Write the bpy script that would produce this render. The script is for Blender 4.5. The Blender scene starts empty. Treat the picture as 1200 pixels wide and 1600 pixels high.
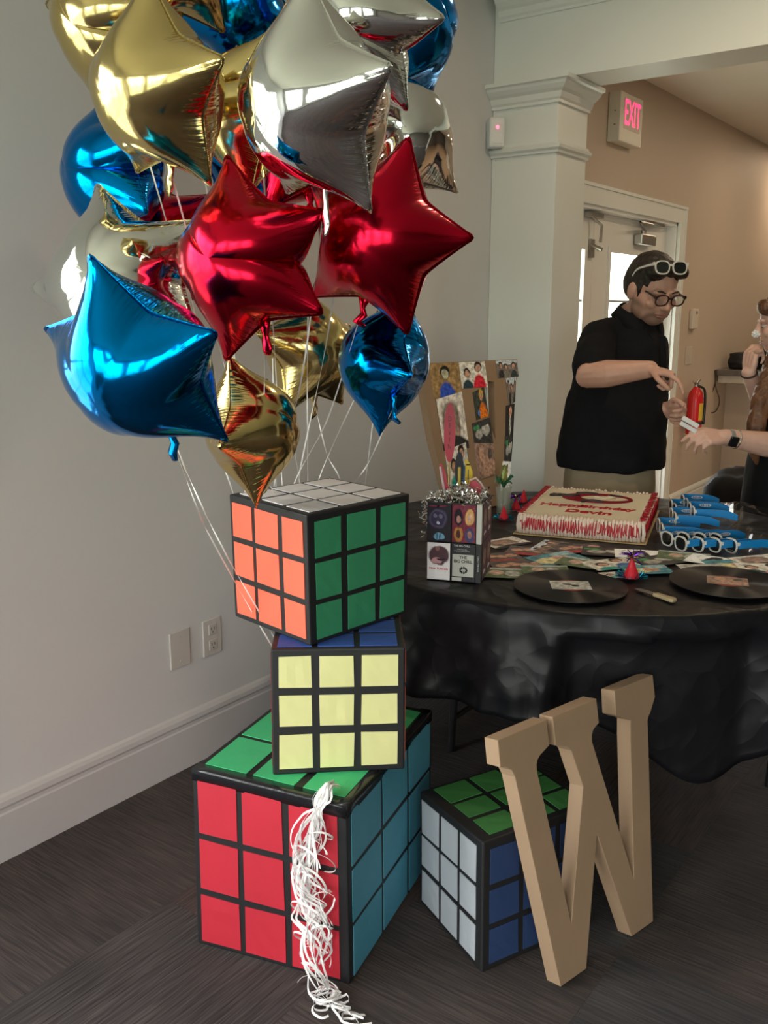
import bpy, bmesh, math, random
import numpy as np
from mathutils import Vector, Matrix, Euler, Quaternion
random.seed(7)
C = bpy.context.scene.collection
SC = bpy.context.scene

# ---------------------------------------------------------------- camera
CAM_H = 1.47
FPX = 1436.9
YAW, PITCH = math.radians(36.445), math.radians(12.353)
FW = Vector((-math.sin(YAW)*math.cos(PITCH), math.cos(YAW)*math.cos(PITCH), -math.sin(PITCH)))
RT = Vector((math.cos(YAW), math.sin(YAW), 0))
UP = RT.cross(FW)
EYE = Vector((0, 0, CAM_H))
cam_data = bpy.data.cameras.new('camera')
cam_data.sensor_fit = 'HORIZONTAL'; cam_data.sensor_width = 36.0
cam_data.lens = FPX/1200*36.0
cam_data.clip_start = 0.05; cam_data.clip_end = 200
cam = bpy.data.objects.new('camera', cam_data); C.objects.link(cam)
cam.matrix_world = Matrix.Translation(EYE) @ Matrix((RT, UP, -FW)).transposed().to_4x4()
SC.camera = cam

# measured pixel -> point on a real plane (floor height, wall, depth), used to lay the place out
def ray(px, py): return FW + RT*((px-600)/FPX) - UP*((py-800)/FPX)
def on_z(px, py, z): d = ray(px, py); return EYE + d*((z-CAM_H)/d.z)
def on_x(px, py, x): d = ray(px, py); return EYE + d*(x/d.x)
def on_y(px, py, y): d = ray(px, py); return EYE + d*(y/d.y)
def at(px, py, Z): return EYE + ray(px, py)*Z

# ---------------------------------------------------------------- world, windows' daylight, exposure
SC.view_settings.view_transform = 'Standard'
SC.view_settings.look = 'None'
SC.view_settings.gamma = 1
SC.view_settings.use_curve_mapping = False
SC.view_settings.exposure = 0.18
w = bpy.data.worlds.new('daylight'); SC.world = w; w.use_nodes = True
nt = w.node_tree; nt.nodes.clear()
tc = nt.nodes.new('ShaderNodeTexCoord'); sp = nt.nodes.new('ShaderNodeSeparateXYZ')
rp = nt.nodes.new('ShaderNodeValToRGB'); bg = nt.nodes.new('ShaderNodeBackground'); wo = nt.nodes.new('ShaderNodeOutputWorld')
nt.links.new(tc.outputs['Generated'], sp.inputs[0])
mr = nt.nodes.new('ShaderNodeMapRange'); mr.inputs[1].default_value = -1; mr.inputs[2].default_value = 1
nt.links.new(sp.outputs['Z'], mr.inputs[0]); nt.links.new(mr.outputs[0], rp.inputs[0])
cr = rp.color_ramp
cr.elements[0].position = 0.40; cr.elements[0].color = (0.30, 0.33, 0.24, 1)     # lawn
cr.elements[1].position = 0.50; cr.elements[1].color = (0.62, 0.68, 0.58, 1)     # hazy trees
e = cr.elements.new(0.60); e.color = (1.0, 1.0, 0.97, 1)
e = cr.elements.new(1.0); e.color = (0.86, 0.94, 1.0, 1)
nt.links.new(rp.outputs[0], bg.inputs[0]); bg.inputs[1].default_value = 9.0
nt.links.new(bg.outputs[0], wo.inputs[0])

def area_light(name, loc, rot, sx, sy, power, color=(1, 1, 1), portal=False):
    l = bpy.data.lights.new(name, 'AREA'); l.shape = 'RECTANGLE'; l.size = sx; l.size_y = sy
    l.energy = power; l.color = color
    if portal: l.cycles.is_portal = True
    o = bpy.data.objects.new(name, l); C.objects.link(o); o.location = loc; o.rotation_euler = rot
    return o
WALL_X = -2.185
WIN = [  # openings: wall, lo, hi, z0, z1
    ('left', -1.45, 0.75, 0.45, 2.25),
    ('rear', -1.9, -0.1, 0.3, 2.4),
    ('rear', 0.4, 2.2, 0.3, 2.4),
    ('rear', 2.7, 4.5, 0.3, 2.4),
]
REAR_Y = -3.4
for k, (wl, a, b, z0, z1) in enumerate(WIN):
    if wl == 'left':
        area_light('window_portal', (WALL_X-0.12, (a+b)/2, (z0+z1)/2), (0, -math.pi/2, 0), z1-z0, b-a, 1, portal=True)
    else:
        area_light('window_portal', ((a+b)/2, REAR_Y-0.12, (z0+z1)/2), (math.pi/2, 0, 0), b-a, z1-z0, 1, portal=True)
area_light('window_portal', (WALL_X-0.14, 5.7, 1.05), (0, -math.pi/2, 0), 1.9, 1.2, 1, portal=True)

# ---------------------------------------------------------------- helpers
def tag(o, label=None, cat=None, group=None, kind=None):
    if label: o['label'] = label
    if cat: o['category'] = cat
    if group: o['group'] = group
    if kind: o['kind'] = kind
    return o
def empty(name, loc=(0, 0, 0), label=None, cat=None, group=None, rotz=0):
    o = bpy.data.objects.new(name, None); C.objects.link(o); o.location = loc; o.rotation_euler = (0, 0, rotz)
    o.empty_display_size = 0.05
    return tag(o, label, cat, group)
def link(name, me, mat=None, parent=None, smooth=False, world=True):
    """link a mesh; when world is True its coordinates are world coordinates and the parent is compensated"""
    o = bpy.data.objects.new(name, me); C.objects.link(o)
    if mat is not None:
        me.materials.clear()
        for m in (mat if isinstance(mat, (list, tuple)) else [mat]): me.materials.append(m)
    if smooth:
        for p in me.polygons: p.use_smooth = True
    if parent is not None:
        o.parent = parent
        if world:
            o.matrix_parent_inverse = pmat(parent).inverted()
    return o
def pmat(o):
    m = o.matrix_basis.copy()
    return (pmat(o.parent) @ o.matrix_parent_inverse @ m) if o.parent else m
def raw(name, V, F, mat=None, parent=None, smooth=False, world=True):
    me = bpy.data.meshes.new(name); me.from_pydata([tuple(v) for v in V], [], [tuple(int(i) for i in f) for f in F]); me.update()
    return link(name, me, mat, parent, smooth, world)
def fin(name, bm, mat=None, parent=None, smooth=False, world=True, fixn=True):
    if fixn: bmesh.ops.recalc_face_normals(bm, faces=bm.faces[:])
    me = bpy.data.meshes.new(name); bm.to_mesh(me); bm.free()
    return link(name, me, mat, parent, smooth, world)
def bevel(o, w=0.002, seg=2, ang=30):
    m = o.modifiers.new('bevel', 'BEVEL'); m.width = w; m.segments = seg; m.limit_method = 'ANGLE'; m.angle_limit = math.radians(ang)
    m.harden_normals = False
    return o
def subsurf(o, lv=1):
    m = o.modifiers.new('subsurf', 'SUBSURF'); m.levels = lv; m.render_levels = lv; return o
def box(bm, x0, x1, y0, y1, z0, z1, M=None):
    vs = [bm.verts.new(Vector(v)) for v in ((x0,y0,z0),(x1,y0,z0),(x1,y1,z0),(x0,y1,z0),(x0,y0,z1),(x1,y0,z1),(x1,y1,z1),(x0,y1,z1))]
    if M is not None:
        for v in vs: v.co = M @ v.co
    for f in ((0,3,2,1),(4,5,6,7),(0,1,5,4),(1,2,6,5),(2,3,7,6),(3,0,4,7)): bm.faces.new([vs[i] for i in f])
    return vs
def boxo(name, x0, x1, y0, y1, z0, z1, mat, parent=None, M=None, bev=0.0, world=True):
    bm = bmesh.new(); box(bm, x0, x1, y0, y1, z0, z1, M); o = fin(name, bm, mat, parent, world=world)
    if bev: bevel(o, bev)
    return o
def frame_from(d, upv=Vector((0, 0, 1))):
    d = d.normalized(); s = d.cross(upv)
    if s.length < 1e-4: s = d.cross(Vector((1, 0, 0)))
    s.normalize(); return s, s.cross(d).normalized(), d
def tube(bm, pts, rad, n=12, cap=True, ell=None, upv=Vector((0, 0, 1)), round_ends=False):
    """loft of circles/ellipses; rad: float or list; ell: list of (a,b) factors"""
    pts = [Vector(p) for p in pts]; m = len(pts)
    rad = [rad]*m if isinstance(rad, (int, float)) else list(rad)
    ell = ell or [(1, 1)]*m
    if round_ends:
        d0 = (pts[0]-pts[1]).normalized(); d1 = (pts[-1]-pts[-2]).normalized()
        a0 = [(pts[0]+d0*rad[0]*s, rad[0]*c) for s, c in ((.95, .3), (.75, .66), (.42, .9))]
        a1 = [(pts[-1]+d1*rad[-1]*s, rad[-1]*c) for s, c in ((.42, .9), (.75, .66), (.95, .3))]
        pts = [p for p, r in a0]+pts+[p for p, r in a1]
        ell = [ell[0]]*3+ell+[ell[-1]]*3
        rad = [r for p, r in a0]+rad+[r for p, r in a1]; m = len(pts)
    rings = []; s0 = None
    for i, p in enumerate(pts):
        d = (pts[min(i+1, m-1)]-pts[max(i-1, 0)])
        if d.length < 1e-9: d = Vector((0, 0, 1))
        d.normalize()
        if s0 is None: s, u, _ = frame_from(d, upv)
        else:
            s = (s0 - d*s0.dot(d)).normalized(); u = s.cross(d)
        s0 = s
        rings.append([bm.verts.new(p + s*math.cos(t)*rad[i]*ell[i][0] + u*math.sin(t)*rad[i]*ell[i][1]) for t in [2*math.pi*k/n for k in range(n)]])
    for a, b in zip(rings, rings[1:]):
        for k in range(n): bm.faces.new((a[k], a[(k+1) % n], b[(k+1) % n], b[k]))
    if cap: bm.faces.new(rings[0][::-1]); bm.faces.new(rings[-1])
    return rings
def ellipsoid(bm, c, r, R=None, seg=16, ring=10):
    c = Vector(c); R = R or Matrix.Identity(3)
    res = bmesh.ops.create_uvsphere(bm, u_segments=seg, v_segments=ring, radius=1.0)
    for v in res['verts']: v.co = c + R @ Vector((v.co.x*r[0], v.co.y*r[1], v.co.z*r[2]))
    return res['verts']
def prism(bm, outline, thick, M=None):
    """outline in x,y extruded along +z by thick; concave outlines are filled by triangulation"""
    M = M or Matrix.Identity(4)
    a = [bm.verts.new(M @ Vector((x, y, 0))) for x, y in outline]; b = [bm.verts.new(M @ Vector((x, y, thick))) for x, y in outline]
    n = len(a); bm.faces.new(a[::-1]); bm.faces.new(b)
    for k in range(n): bm.faces.new((a[k], a[(k+1) % n], b[(k+1) % n], b[k]))
def lathe(bm, prof, M=None, n=24):
    M = M or Matrix.Identity(4); rings = []
    for r, z in prof: rings.append([bm.verts.new(M @ Vector((r*math.cos(2*math.pi*k/n), r*math.sin(2*math.pi*k/n), z))) for k in range(n)])
    for a, b in zip(rings, rings[1:]):
        for k in range(n): bm.faces.new((a[k], a[(k+1) % n], b[(k+1) % n], b[k]))
    bm.faces.new(rings[0][::-1]); bm.faces.new(rings[-1])
def strip(bm, pts, width, thick=0.0004, side=None, twist=0.0, tw0=0.0):
    """flat ribbon with a little thickness"""
    pts = [Vector(p) for p in pts]; m = len(pts); prev = None; s0 = None
    for i, p in enumerate(pts):
        d = pts[min(i+1, m-1)]-pts[max(i-1, 0)]
        if d.length < 1e-9: d = Vector((0, 0, 1))
        d.normalize()
        if s0 is None: s = frame_from(d, side or Vector((0, 0, 1)))[0]
        else: s = (s0-d*s0.dot(d)).normalized()
        s0 = s; u = s.cross(d); a = tw0+twist*i/(m-1)
        S = s*math.cos(a)+u*math.sin(a); N = S.cross(d)
        q = [bm.verts.new(p+S*width/2*x+N*thick/2*y) for x, y in ((-1, -1), (1, -1), (1, 1), (-1, 1))]
        if prev:
            for k in range(4): bm.faces.new((prev[k], prev[(k+1) % 4], q[(k+1) % 4], q[k]))
        else: bm.faces.new(q[::-1])
        prev = q
    bm.faces.new(prev)
def smooth_path(P, n=8):
    """Catmull-Rom"""
    P = [Vector(p) for p in P]; out = []
    Q = [P[0]*2-P[1]]+P+[P[-1]*2-P[-2]]
    for i in range(1, len(Q)-2):
        for k in range(n):
            t = k/n; a, b, c, d = Q[i-1:i+3]
            out.append(0.5*((2*b)+(c-a)*t+(2*a-5*b+4*c-d)*t*t+(3*b-a-3*c+d)*t**3))
    out.append(P[-1]); return out
def text_mesh(name, body, size, M, mat, parent=None, extrude=0.0004, align='CENTER', bold=0.0, sx=1.0, world=True):
    cu = bpy.data.curves.new('lettering', 'FONT'); cu.body = body; cu.size = size; cu.extrude = extrude
    cu.align_x = align; cu.align_y = 'CENTER'; cu.offset = bold
    t = bpy.data.objects.new('lettering', cu); C.objects.link(t)
    bpy.context.view_layer.update()
    me = bpy.data.meshes.new_from_object(t.evaluated_get(bpy.context.evaluated_depsgraph_get()))
    bpy.data.objects.remove(t); bpy.data.curves.remove(cu)
    me.transform(M @ Matrix.Diagonal((sx, 1, 1, 1)))
    return link(name, me, mat, parent, world=world)

# ---------------------------------------------------------------- materials
def srgb(r, g, b):
    f = lambda c: (c/255/12.92) if c/255 <= 0.04045 else ((c/255+0.055)/1.055)**2.4
    return (f(r), f(g), f(b), 1)
MATS = {}
def mat(name, col, rough=0.6, metal=0.0, spec=0.5, bump=None, trans=0.0, emit=None, var=None, coat=0, alpha=1.0, sheen=0):
    """bump=(scale, strength[, distance]); var=(scale, amount) light/dark mottling"""
    if name in MATS: return MATS[name]
    m = bpy.data.materials.new(name); m.use_nodes = True; nt = m.node_tree; b = nt.nodes['Principled BSDF']
    b.inputs['Base Color'].default_value = col; b.inputs['Roughness'].default_value = rough; b.inputs['Metallic'].default_value = metal
    b.inputs['Specular IOR Level'].default_value = spec; b.inputs['Transmission Weight'].default_value = trans
    b.inputs['Coat Weight'].default_value = coat; b.inputs['Alpha'].default_value = alpha; b.inputs['Sheen Weight'].default_value = sheen
    if emit: b.inputs['Emission Color'].default_value = emit[0]; b.inputs['Emission Strength'].default_value = emit[1]
    t = nt.nodes.new('ShaderNodeTexCoord')
    if var is None: var = (6.0, 0.06)
    if var:
        n = nt.nodes.new('ShaderNodeTexNoise'); n.inputs['Scale'].default_value = var[0]; n.inputs['Detail'].default_value = 4
        nt.links.new(t.outputs['Object'], n.inputs['Vector'])
        r = nt.nodes.new('ShaderNodeMapRange'); r.inputs[1].default_value = .3; r.inputs[2].default_value = .7
        r.inputs[3].default_value = 1-var[1]; r.inputs[4].default_value = 1+var[1]
        nt.links.new(n.outputs[0], r.inputs[0])
        x = nt.nodes.new('ShaderNodeVectorMath'); x.operation = 'SCALE'; x.inputs[0].default_value = col[:3]
        nt.links.new(r.outputs[0], x.inputs['Scale']); nt.links.new(x.outputs[0], b.inputs['Base Color'])
    if bump:
        n = nt.nodes.new('ShaderNodeTexNoise'); n.inputs['Scale'].default_value = bump[0]; n.inputs['Detail'].default_value = 5
        nt.links.new(t.outputs['Object'], n.inputs['Vector'])
        u = nt.nodes.new('ShaderNodeBump'); u.inputs['Strength'].default_value = bump[1]; u.inputs['Distance'].default_value = bump[2] if len(bump) > 2 else 0.004
        nt.links.new(n.outputs[0], u.inputs['Height']); nt.links.new(u.outputs[0], b.inputs['Normal'])
    MATS[name] = m
    return m
# ================================================================ the setting
M_wall = mat('wall paint warm grey', (0.70, 0.705, 0.715, 1), 0.55, bump=(220, .08, .001), var=(1.2, .02))
M_wall2 = mat('wall paint tan', (0.56, 0.46, 0.37, 1), 0.6, bump=(220, .08, .001), var=(1.2, .02))
M_trim = mat('trim gloss paint', (0.80, 0.83, 0.80, 1), 0.32, var=(2, .015))
M_ceil = mat('ceiling paint', (0.82, 0.79, 0.73, 1), 0.8, bump=(120, .15, .002), var=(2, .02))
def floor_mat(name, base, alt, dirx):
    m = bpy.data.materials.new(name); m.use_nodes = True; nt = m.node_tree; b = nt.nodes['Principled BSDF']
    b.inputs['Roughness'].default_value = .95; b.inputs['Specular IOR Level'].default_value = .15; b.inputs['Sheen Weight'].default_value = .15
    t = nt.nodes.new('ShaderNodeTexCoord'); mp = nt.nodes.new('ShaderNodeMapping')
    mp.inputs['Scale'].default_value = (150, 7, 1) if dirx else (7, 150, 1)
    nt.links.new(t.outputs['Object'], mp.inputs[0])
    n = nt.nodes.new('ShaderNodeTexNoise'); n.inputs['Scale'].default_value = 1; n.inputs['Detail'].default_value = 2
    nt.links.new(mp.outputs[0], n.inputs[0])
    n2 = nt.nodes.new('ShaderNodeTexNoise'); n2.inputs['Scale'].default_value = 4.0; n2.inputs['Detail'].default_value = 3
    nt.links.new(t.outputs['Object'], n2.inputs[0])
    r = nt.nodes.new('ShaderNodeValToRGB'); r.color_ramp.elements[0].position = .34; r.color_ramp.elements[1].position = .72
    r.color_ramp.elements[0].color = base; r.color_ramp.elements[1].color = alt
    nt.links.new(n.outputs[0], r.inputs[0])
    r2 = nt.nodes.new('ShaderNodeMapRange'); r2.inputs[1].default_value = .3; r2.inputs[2].default_value = .7; r2.inputs[3].default_value = .75; r2.inputs[4].default_value = 1.25
    nt.links.new(n2.outputs[0], r2.inputs[0])
    x = nt.nodes.new('ShaderNodeVectorMath'); x.operation = 'SCALE'; nt.links.new(r.outputs[0], x.inputs[0]); nt.links.new(r2.outputs[0], x.inputs['Scale'])
    nt.links.new(x.outputs[0], b.inputs['Base Color'])
    u = nt.nodes.new('ShaderNodeBump'); u.inputs['Strength'].default_value = .9; u.inputs['Distance'].default_value = .004
    nt.links.new(n.outputs[0], u.inputs['Height']); nt.links.new(u.outputs[0], b.inputs['Normal'])
    return m
D0 = (0.028, 0.020, 0.019, 1)
CARP = [floor_mat('carpet charcoal', D0, (0.066, 0.054, 0.050, 1), True), floor_mat('carpet brown', (0.028, 0.021, 0.020, 1), (0.075, 0.054, 0.048, 1), False),
        floor_mat('carpet rust', (0.034, 0.021, 0.019, 1), (0.092, 0.052, 0.044, 1), True), floor_mat('carpet slate', (0.024, 0.022, 0.024, 1), (0.058, 0.050, 0.050, 1), False)]
XR, CE, FAR_Y = 5.2, 2.77, 10.5
floor = boxo('floor', WALL_X-.15, XR, REAR_Y-.2, 4.06, -0.1, -0.004, CARP[0]); tag(floor, kind='structure')
rr = random.Random(5); tile_me = []
for cmat in CARP:
    bm = bmesh.new(); box(bm, -.2497, .2497, -.2497, .2497, -.0045, 0); me = bpy.data.meshes.new('carpet_tile'); bm.to_mesh(me); bm.free(); me.materials.append(cmat); tile_me.append(me)
for i in range(9):
    for j in range(11):
        x = WALL_X+.26+i*.5; y = -.9+j*.5
        if y > 4.06-.25: continue
        k = rr.choice([0, 1, 2, 3, 0, 1])
        o = bpy.data.objects.new('carpet_tile', tile_me[k]); C.objects.link(o); o.parent = floor; o.location = (x, y, 0)
floor2 = boxo('floor', WALL_X-.15, XR, 4.06, FAR_Y+.15, -0.1, 0, mat('tan hard flooring', (.40, .28, .18, 1), .45, var=(9, .12))); tag(floor2, 'tan floor of the far room', kind='structure')
floor2.name = 'floor_far'

def wall_panels(name, axis, pos, lo, hi, z0, z1, holes, thick, m, sgn):
    """wall in the plane axis=pos made of solid boxes around its openings; thickness goes to sgn side"""
    bm = bmesh.new()
    def b(a0, a1, c0, c1):
        if a1-a0 < 1e-5 or c1-c0 < 1e-5: return
        p0, p1 = sorted((pos, pos+sgn*thick))
        if axis == 'x': box(bm, p0, p1, a0, a1, c0, c1)
        else: box(bm, a0, a1, p0, p1, c0, c1)
    cur = lo
    for (a, c, h0, h1) in sorted(holes):
        b(cur, a, z0, z1); b(a, c, z0, h0); b(a, c, h1, z1); cur = c
    b(cur, hi, z0, z1)
    o = fin(name, bm, m); tag(o, kind='structure'); return o
L = WIN[0]
DOOR0, DOOR1, DOORZ = 4.55, 6.20, 2.03
wall_panels('wall_left', 'x', WALL_X, REAR_Y, 4.06, 0, CE+.1, [(L[1], L[2], L[3], L[4])], .14, M_wall, -1)
wall_panels('wall_left_far', 'x', WALL_X, 4.06, FAR_Y, 0, CE+.1, [(DOOR0, DOOR1, 0, DOORZ)], .14, M_wall2, -1)
wall_panels('wall_rear', 'y', REAR_Y, WALL_X-.14, XR, 0, CE+.1, [(w_[1], w_[2], w_[3], w_[4]) for w_ in WIN if w_[0] == 'rear'], .14, M_wall, -1)
wall_panels('wall_right', 'x', XR, REAR_Y, FAR_Y, 0, CE+.1, [], .14, mat('brown wall darkened for foil', (.10, .085, .075, 1), .6), 1)  # out of view; its brown is darkened so the foil mirrors a dark side
wall_panels('wall_end', 'y', FAR_Y, WALL_X-.14, XR, 0, CE+.1, [], .14, M_wall2, 1)
tag(boxo('ceiling', WALL_X-.14, XR+.14, REAR_Y-.14, FAR_Y+.15, CE+.001, CE+.12, M_ceil), kind='structure')
# header over the opening and the pilaster that carries it
tag(boxo('wall_header', WALL_X+.002, XR-.01, 3.764, 4.0, 2.42, CE-.001, M_trim), kind='structure')
pil = tag(boxo('pillar', WALL_X+.001, -1.87, 3.764, 4.06, 0.0, 2.419, M_trim, bev=.003), kind='structure')
tag(boxo('pillar_far', 3.6, 3.9, 3.764, 4.06, 0.0, 2.419, M_trim, bev=.003), kind='structure')
M_base = mat('baseboard paint', (0.61, 0.60, 0.61, 1), .35, var=(2, .01))
def moulding(name, path, prof, parent=None, m=M_trim, kind=None):
    """sweep a profile (out, z) along an xy path with outward normals to the right of travel; mitred"""
    P = [Vector((x, y)) for x, y in path]; bm = bmesh.new(); rings = []
    for i, p in enumerate(P):
        d0 = (p-P[i-1]).normalized() if i > 0 else None; d1 = (P[i+1]-p).normalized() if i < len(P)-1 else None
        n0 = Vector((d0.y, -d0.x)) if d0 else None; n1 = Vector((d1.y, -d1.x)) if d1 else None
        n = (n0+n1) if n0 and n1 else (n0 or n1)
        if n0 and n1: n = n.normalized(); n = n/max(.3, n.dot(n0))
        rings.append([bm.verts.new((p.x+n.x*o, p.y+n.y*o, z)) for o, z in prof])
    k = len(prof)
    for a, b in zip(rings, rings[1:]):
        for i in range(k): bm.faces.new((a[i], a[(i+1) % k], b[(i+1) % k], b[i]))
    bm.faces.new(rings[0][::-1]); bm.faces.new(rings[-1])
    o = fin(name, bm, m, parent)
    if kind: tag(o, kind=kind)
    return o
def crown(z0, z1, out):
    h = z1-z0
    return [(-.001, z0), (.012, z0), (.012, z0+.12*h), (.02, z0+.2*h), (.025, z0+.34*h), (out*.35, z0+.42*h), (out*.55, z0+.52*h), (out*.75, z0+.68*h), (out*.82, z0+.8*h), (out, z0+.84*h), (out, z1), (-.001, z1)]
Ls = lambda e=0: [(WALL_X+.001, 3.764), (-1.87, 3.764), (-1.87, 4.06)]
moulding('capital_moulding', [(-1.87, 4.061), (-1.87, 3.764), (WALL_X+.001, 3.764)][::-1], crown(2.325, 2.419, .078), pil)
moulding('astragal', Ls(), [(-.001, 2.125), (.012, 2.128), (.014, 2.137), (.026, 2.145), (.028, 2.156), (.014, 2.166), (.01, 2.176), (-.001, 2.178)], pil)
moulding('trim_1', [(WALL_X+.03, 3.764), (XR-.02, 3.764)], crown(2.675, 2.768, .075), kind='structure')
BASE = [(0.0005, 0), (.016, 0), (.016, .135), (.013, .140), (.013, .150), (.017, .158), (.015, .172), (.008, .182), (.0005, .188)]
moulding('baseboard_left', [(WALL_X, 3.762), (WALL_X, REAR_Y+.02)][::-1], BASE, m=M_base, kind='structure')
moulding('baseboard_left_far', [(WALL_X, 6.36), (WALL_X, 7.525)], BASE, kind='structure')
moulding('baseboard_end', [(WALL_X+.018, 7.54), (1.4, 7.54)], BASE, kind='structure')
moulding('baseboard_rear', [(XR-.02, REAR_Y), (WALL_X+.02, REAR_Y)], BASE, kind='structure')
# windows of the main room (behind the photographer; they light it and show in the foil)
M_glass = mat('window glass', (1, 1, 1, 1), 0.0, trans=1.0, spec=.5, var=0)
M_white = mat('white gloss joinery', (.80, .80, .77, 1), .3, var=(2, .01))
for k, (wl, a, b, z0, z1) in enumerate(WIN):
    bm = bmesh.new()
    def bb(a0, a1, c0, c1, d=.03, off=-.06):
        if wl == 'left': box(bm, WALL_X+off-d, WALL_X+off+d, a0, a1, c0, c1)
        else: box(bm, a0, a1, REAR_Y+off-d, REAR_Y+off+d, c0, c1)
    f = .05
    bb(a, b, z0, z0+f); bb(a, b, z1-f, z1); bb(a, a+f, z0, z1); bb(b-f, b, z0, z1)
    bb((a+b)/2-.03, (a+b)/2+.03, z0, z1); bb(a, b, (z0+z1)/2-.02, (z0+z1)/2+.02, .02)
    for t in (.25, .75): bb(a+(b-a)*t-.01, a+(b-a)*t+.01, z0, z1, .012)
    for t in (.25, .75): bb(a, b, z0+(z1-z0)*t-.01, z0+(z1-z0)*t+.01, .012)
    tag(fin('window_%d' % (k+1), bm, M_white), kind='structure')
# door in the far room
dr = empty('door_1', (WALL_X-.07, (DOOR0+DOOR1)/2, 0)); tag(dr, 'white glazed exit door with closer', kind='structure')
bm = bmesh.new()
fx0, fx1 = WALL_X-.14, WALL_X+.0
box(bm, fx0, WALL_X+.018, DOOR0-.10, DOOR0-.002, 0, DOORZ+.095); box(bm, fx0, WALL_X+.018, DOOR1+.002, DOOR1+.10, 0, DOORZ+.095)
fr = None
bm.free(); bm = bmesh.new()
def casing(bm, y0, y1, z0, z1, t=.018): box(bm, WALL_X+.0005, WALL_X+t, y0, y1, z0, z1)
casing(bm, DOOR0-.10, DOOR0, 0, DOORZ+.0); casing(bm, DOOR1, DOOR1+.10, 0, DOORZ); casing(bm, DOOR0-.10, DOOR1+.10, DOORZ, DOORZ+.10)
casing(bm, DOOR0-.11, DOOR1+.11, DOORZ+.088, DOORZ+.105, .026); casing(bm, DOOR1+.088, DOOR1+.105, 0, DOORZ+.09, .024); casing(bm, DOOR1-.003, DOOR1+.012, 0, DOORZ-.001, .022)
fin('door_casing', bm, M_trim, dr)
bm = bmesh.new()
box(bm, WALL_X-.14, WALL_X-.001, DOOR0+.0, DOOR0+.02, 0, DOORZ); box(bm, WALL_X-.14, WALL_X-.001, DOOR1-.02, DOOR1, 0, DOORZ); box(bm, WALL_X-.14, WALL_X-.001, DOOR0, DOOR1, DOORZ-.02, DOORZ)
fin('door_jamb', bm, M_white, dr)
def door_leaf(y0, y1, g0, g1):
    bm = bmesh.new(); x0, x1 = WALL_X-.112, WALL_X-.068
    gz0, gz1 = .26, 1.82
    box(bm, x0, x1, y0, g0, .01, DOORZ-.022); box(bm, x0, x1, g1, y1, .01, DOORZ-.022)
    box(bm, x0, x1, g0, g1, .01, gz0); box(bm, x0, x1, g0, g1, gz1, DOORZ-.022)
    for yy in (g0, g1): box(bm, x1, x1+.010, yy-.018, yy+.018, gz0-.02, gz1+.02)
    for zz in (gz0, gz1): box(bm, x1-.001, x1+.0085, g0-.0175, g1+.0175, zz-.018, zz+.018)
    lf = fin('door_leaf', bm, M_white, dr)
    bm = bmesh.new(); box(bm, x0+.014, x0+.024, g0+.002, g1-.002, gz0+.002, gz1-.002)
    fin('glass_pane', bm, mat('door glass', (.9, .95, .92, 1), 0.02, alpha=.10, var=0), lf)
    bm = bmesh.new(); box(bm, x1-.008, x1-.0005, g0, g1, 1.518, 1.532); fin('glazing_bar', bm, mat('grey bar', (.45, .47, .46, 1), .4), lf)
    return lf
lf = door_leaf(5.04, 6.178, 5.26, 6.02)
door_leaf(4.575, 5.035, 4.68, 4.93)
M_steel = mat('brushed steel', (.42, .41, .39, 1), .35, 1.0, var=(20, .1))
# door closer with arm, and the hold-open arm
cl = boxo('door_closer', WALL_X-.066, WALL_X-.01, 5.62, 5.86, 1.865, 1.93, M_steel, dr, bev=.008)
bm = bmesh.new()
tube(bm, [(WALL_X-.035, 5.70, 1.93), (WALL_X-.035, 5.70, 1.955)], .016, 12)
tube(bm, [(WALL_X-.03, 5.70, 1.955), (WALL_X+.02, 5.50, 1.985), (WALL_X-.03, 5.95, 1.995)], .008, 8)
box(bm, WALL_X-.06, WALL_X-.02, 5.72, 6.02, 1.992, 2.008)
fin('closer_arm', bm, M_steel, cl)
bm = bmesh.new()
tube(bm, [(WALL_X-.06, 4.96, 1.99), (WALL_X-.0, 4.99, 1.93), (WALL_X+.0, 4.98, 1.84)], .008, 8); tube(bm, [(WALL_X-.06, 4.98, 1.83), (WALL_X+.01, 4.98, 1.80)], .012, 10)
box(bm, WALL_X-.066, WALL_X-.03, 4.9, 5.08, 1.975, 2.0); box(bm, WALL_X-.066, WALL_X-.05, 4.97, 5.02, 1.76, 1.86)
fin('door_stay', bm, M_steel, dr)
# ================================================================ puzzle-cube boxes
M_black = mat('black poster board', (0.012, 0.012, 0.014, 1), 0.55, bump=(30, .15, .002))
M_tape = mat('black tape', (0.014, 0.014, 0.017, 1), 0.22, bump=(60, .5, .002))
def paper(name, col, rough=.6): return mat('paper '+name, col, rough, bump=(14, .35, .004), var=(5, .05))
P_orange = paper('orange', (0.92, 0.145, 0.080, 1)); P_green = paper('green', (0.04, 0.29, 0.14, 1)); P_white = paper('white', (0.86, 0.85, 0.86, 1))
P_yellow = paper('yellow', (0.80, 0.77, 0.36, 1)); P_red = paper('red', (0.50, 0.017, 0.036, 1)); P_teal = paper('teal', (0.075, 0.31, 0.44, 1))
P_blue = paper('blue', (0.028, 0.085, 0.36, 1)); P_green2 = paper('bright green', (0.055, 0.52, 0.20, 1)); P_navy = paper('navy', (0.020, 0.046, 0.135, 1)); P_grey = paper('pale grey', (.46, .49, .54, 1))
P_dred = paper('dark red', (.35, .02, .03, 1)); P_gd = paper('grass green', (.05, .22, .055, 1))
def bil(q, u, v):
    a, b, c, d = q  # a: top-left, b: top-right, c: bottom-right, d: bottom-left
    return (a*(1-u)+b*u)*(1-v)+(d*(1-u)+c*u)*v
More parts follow.
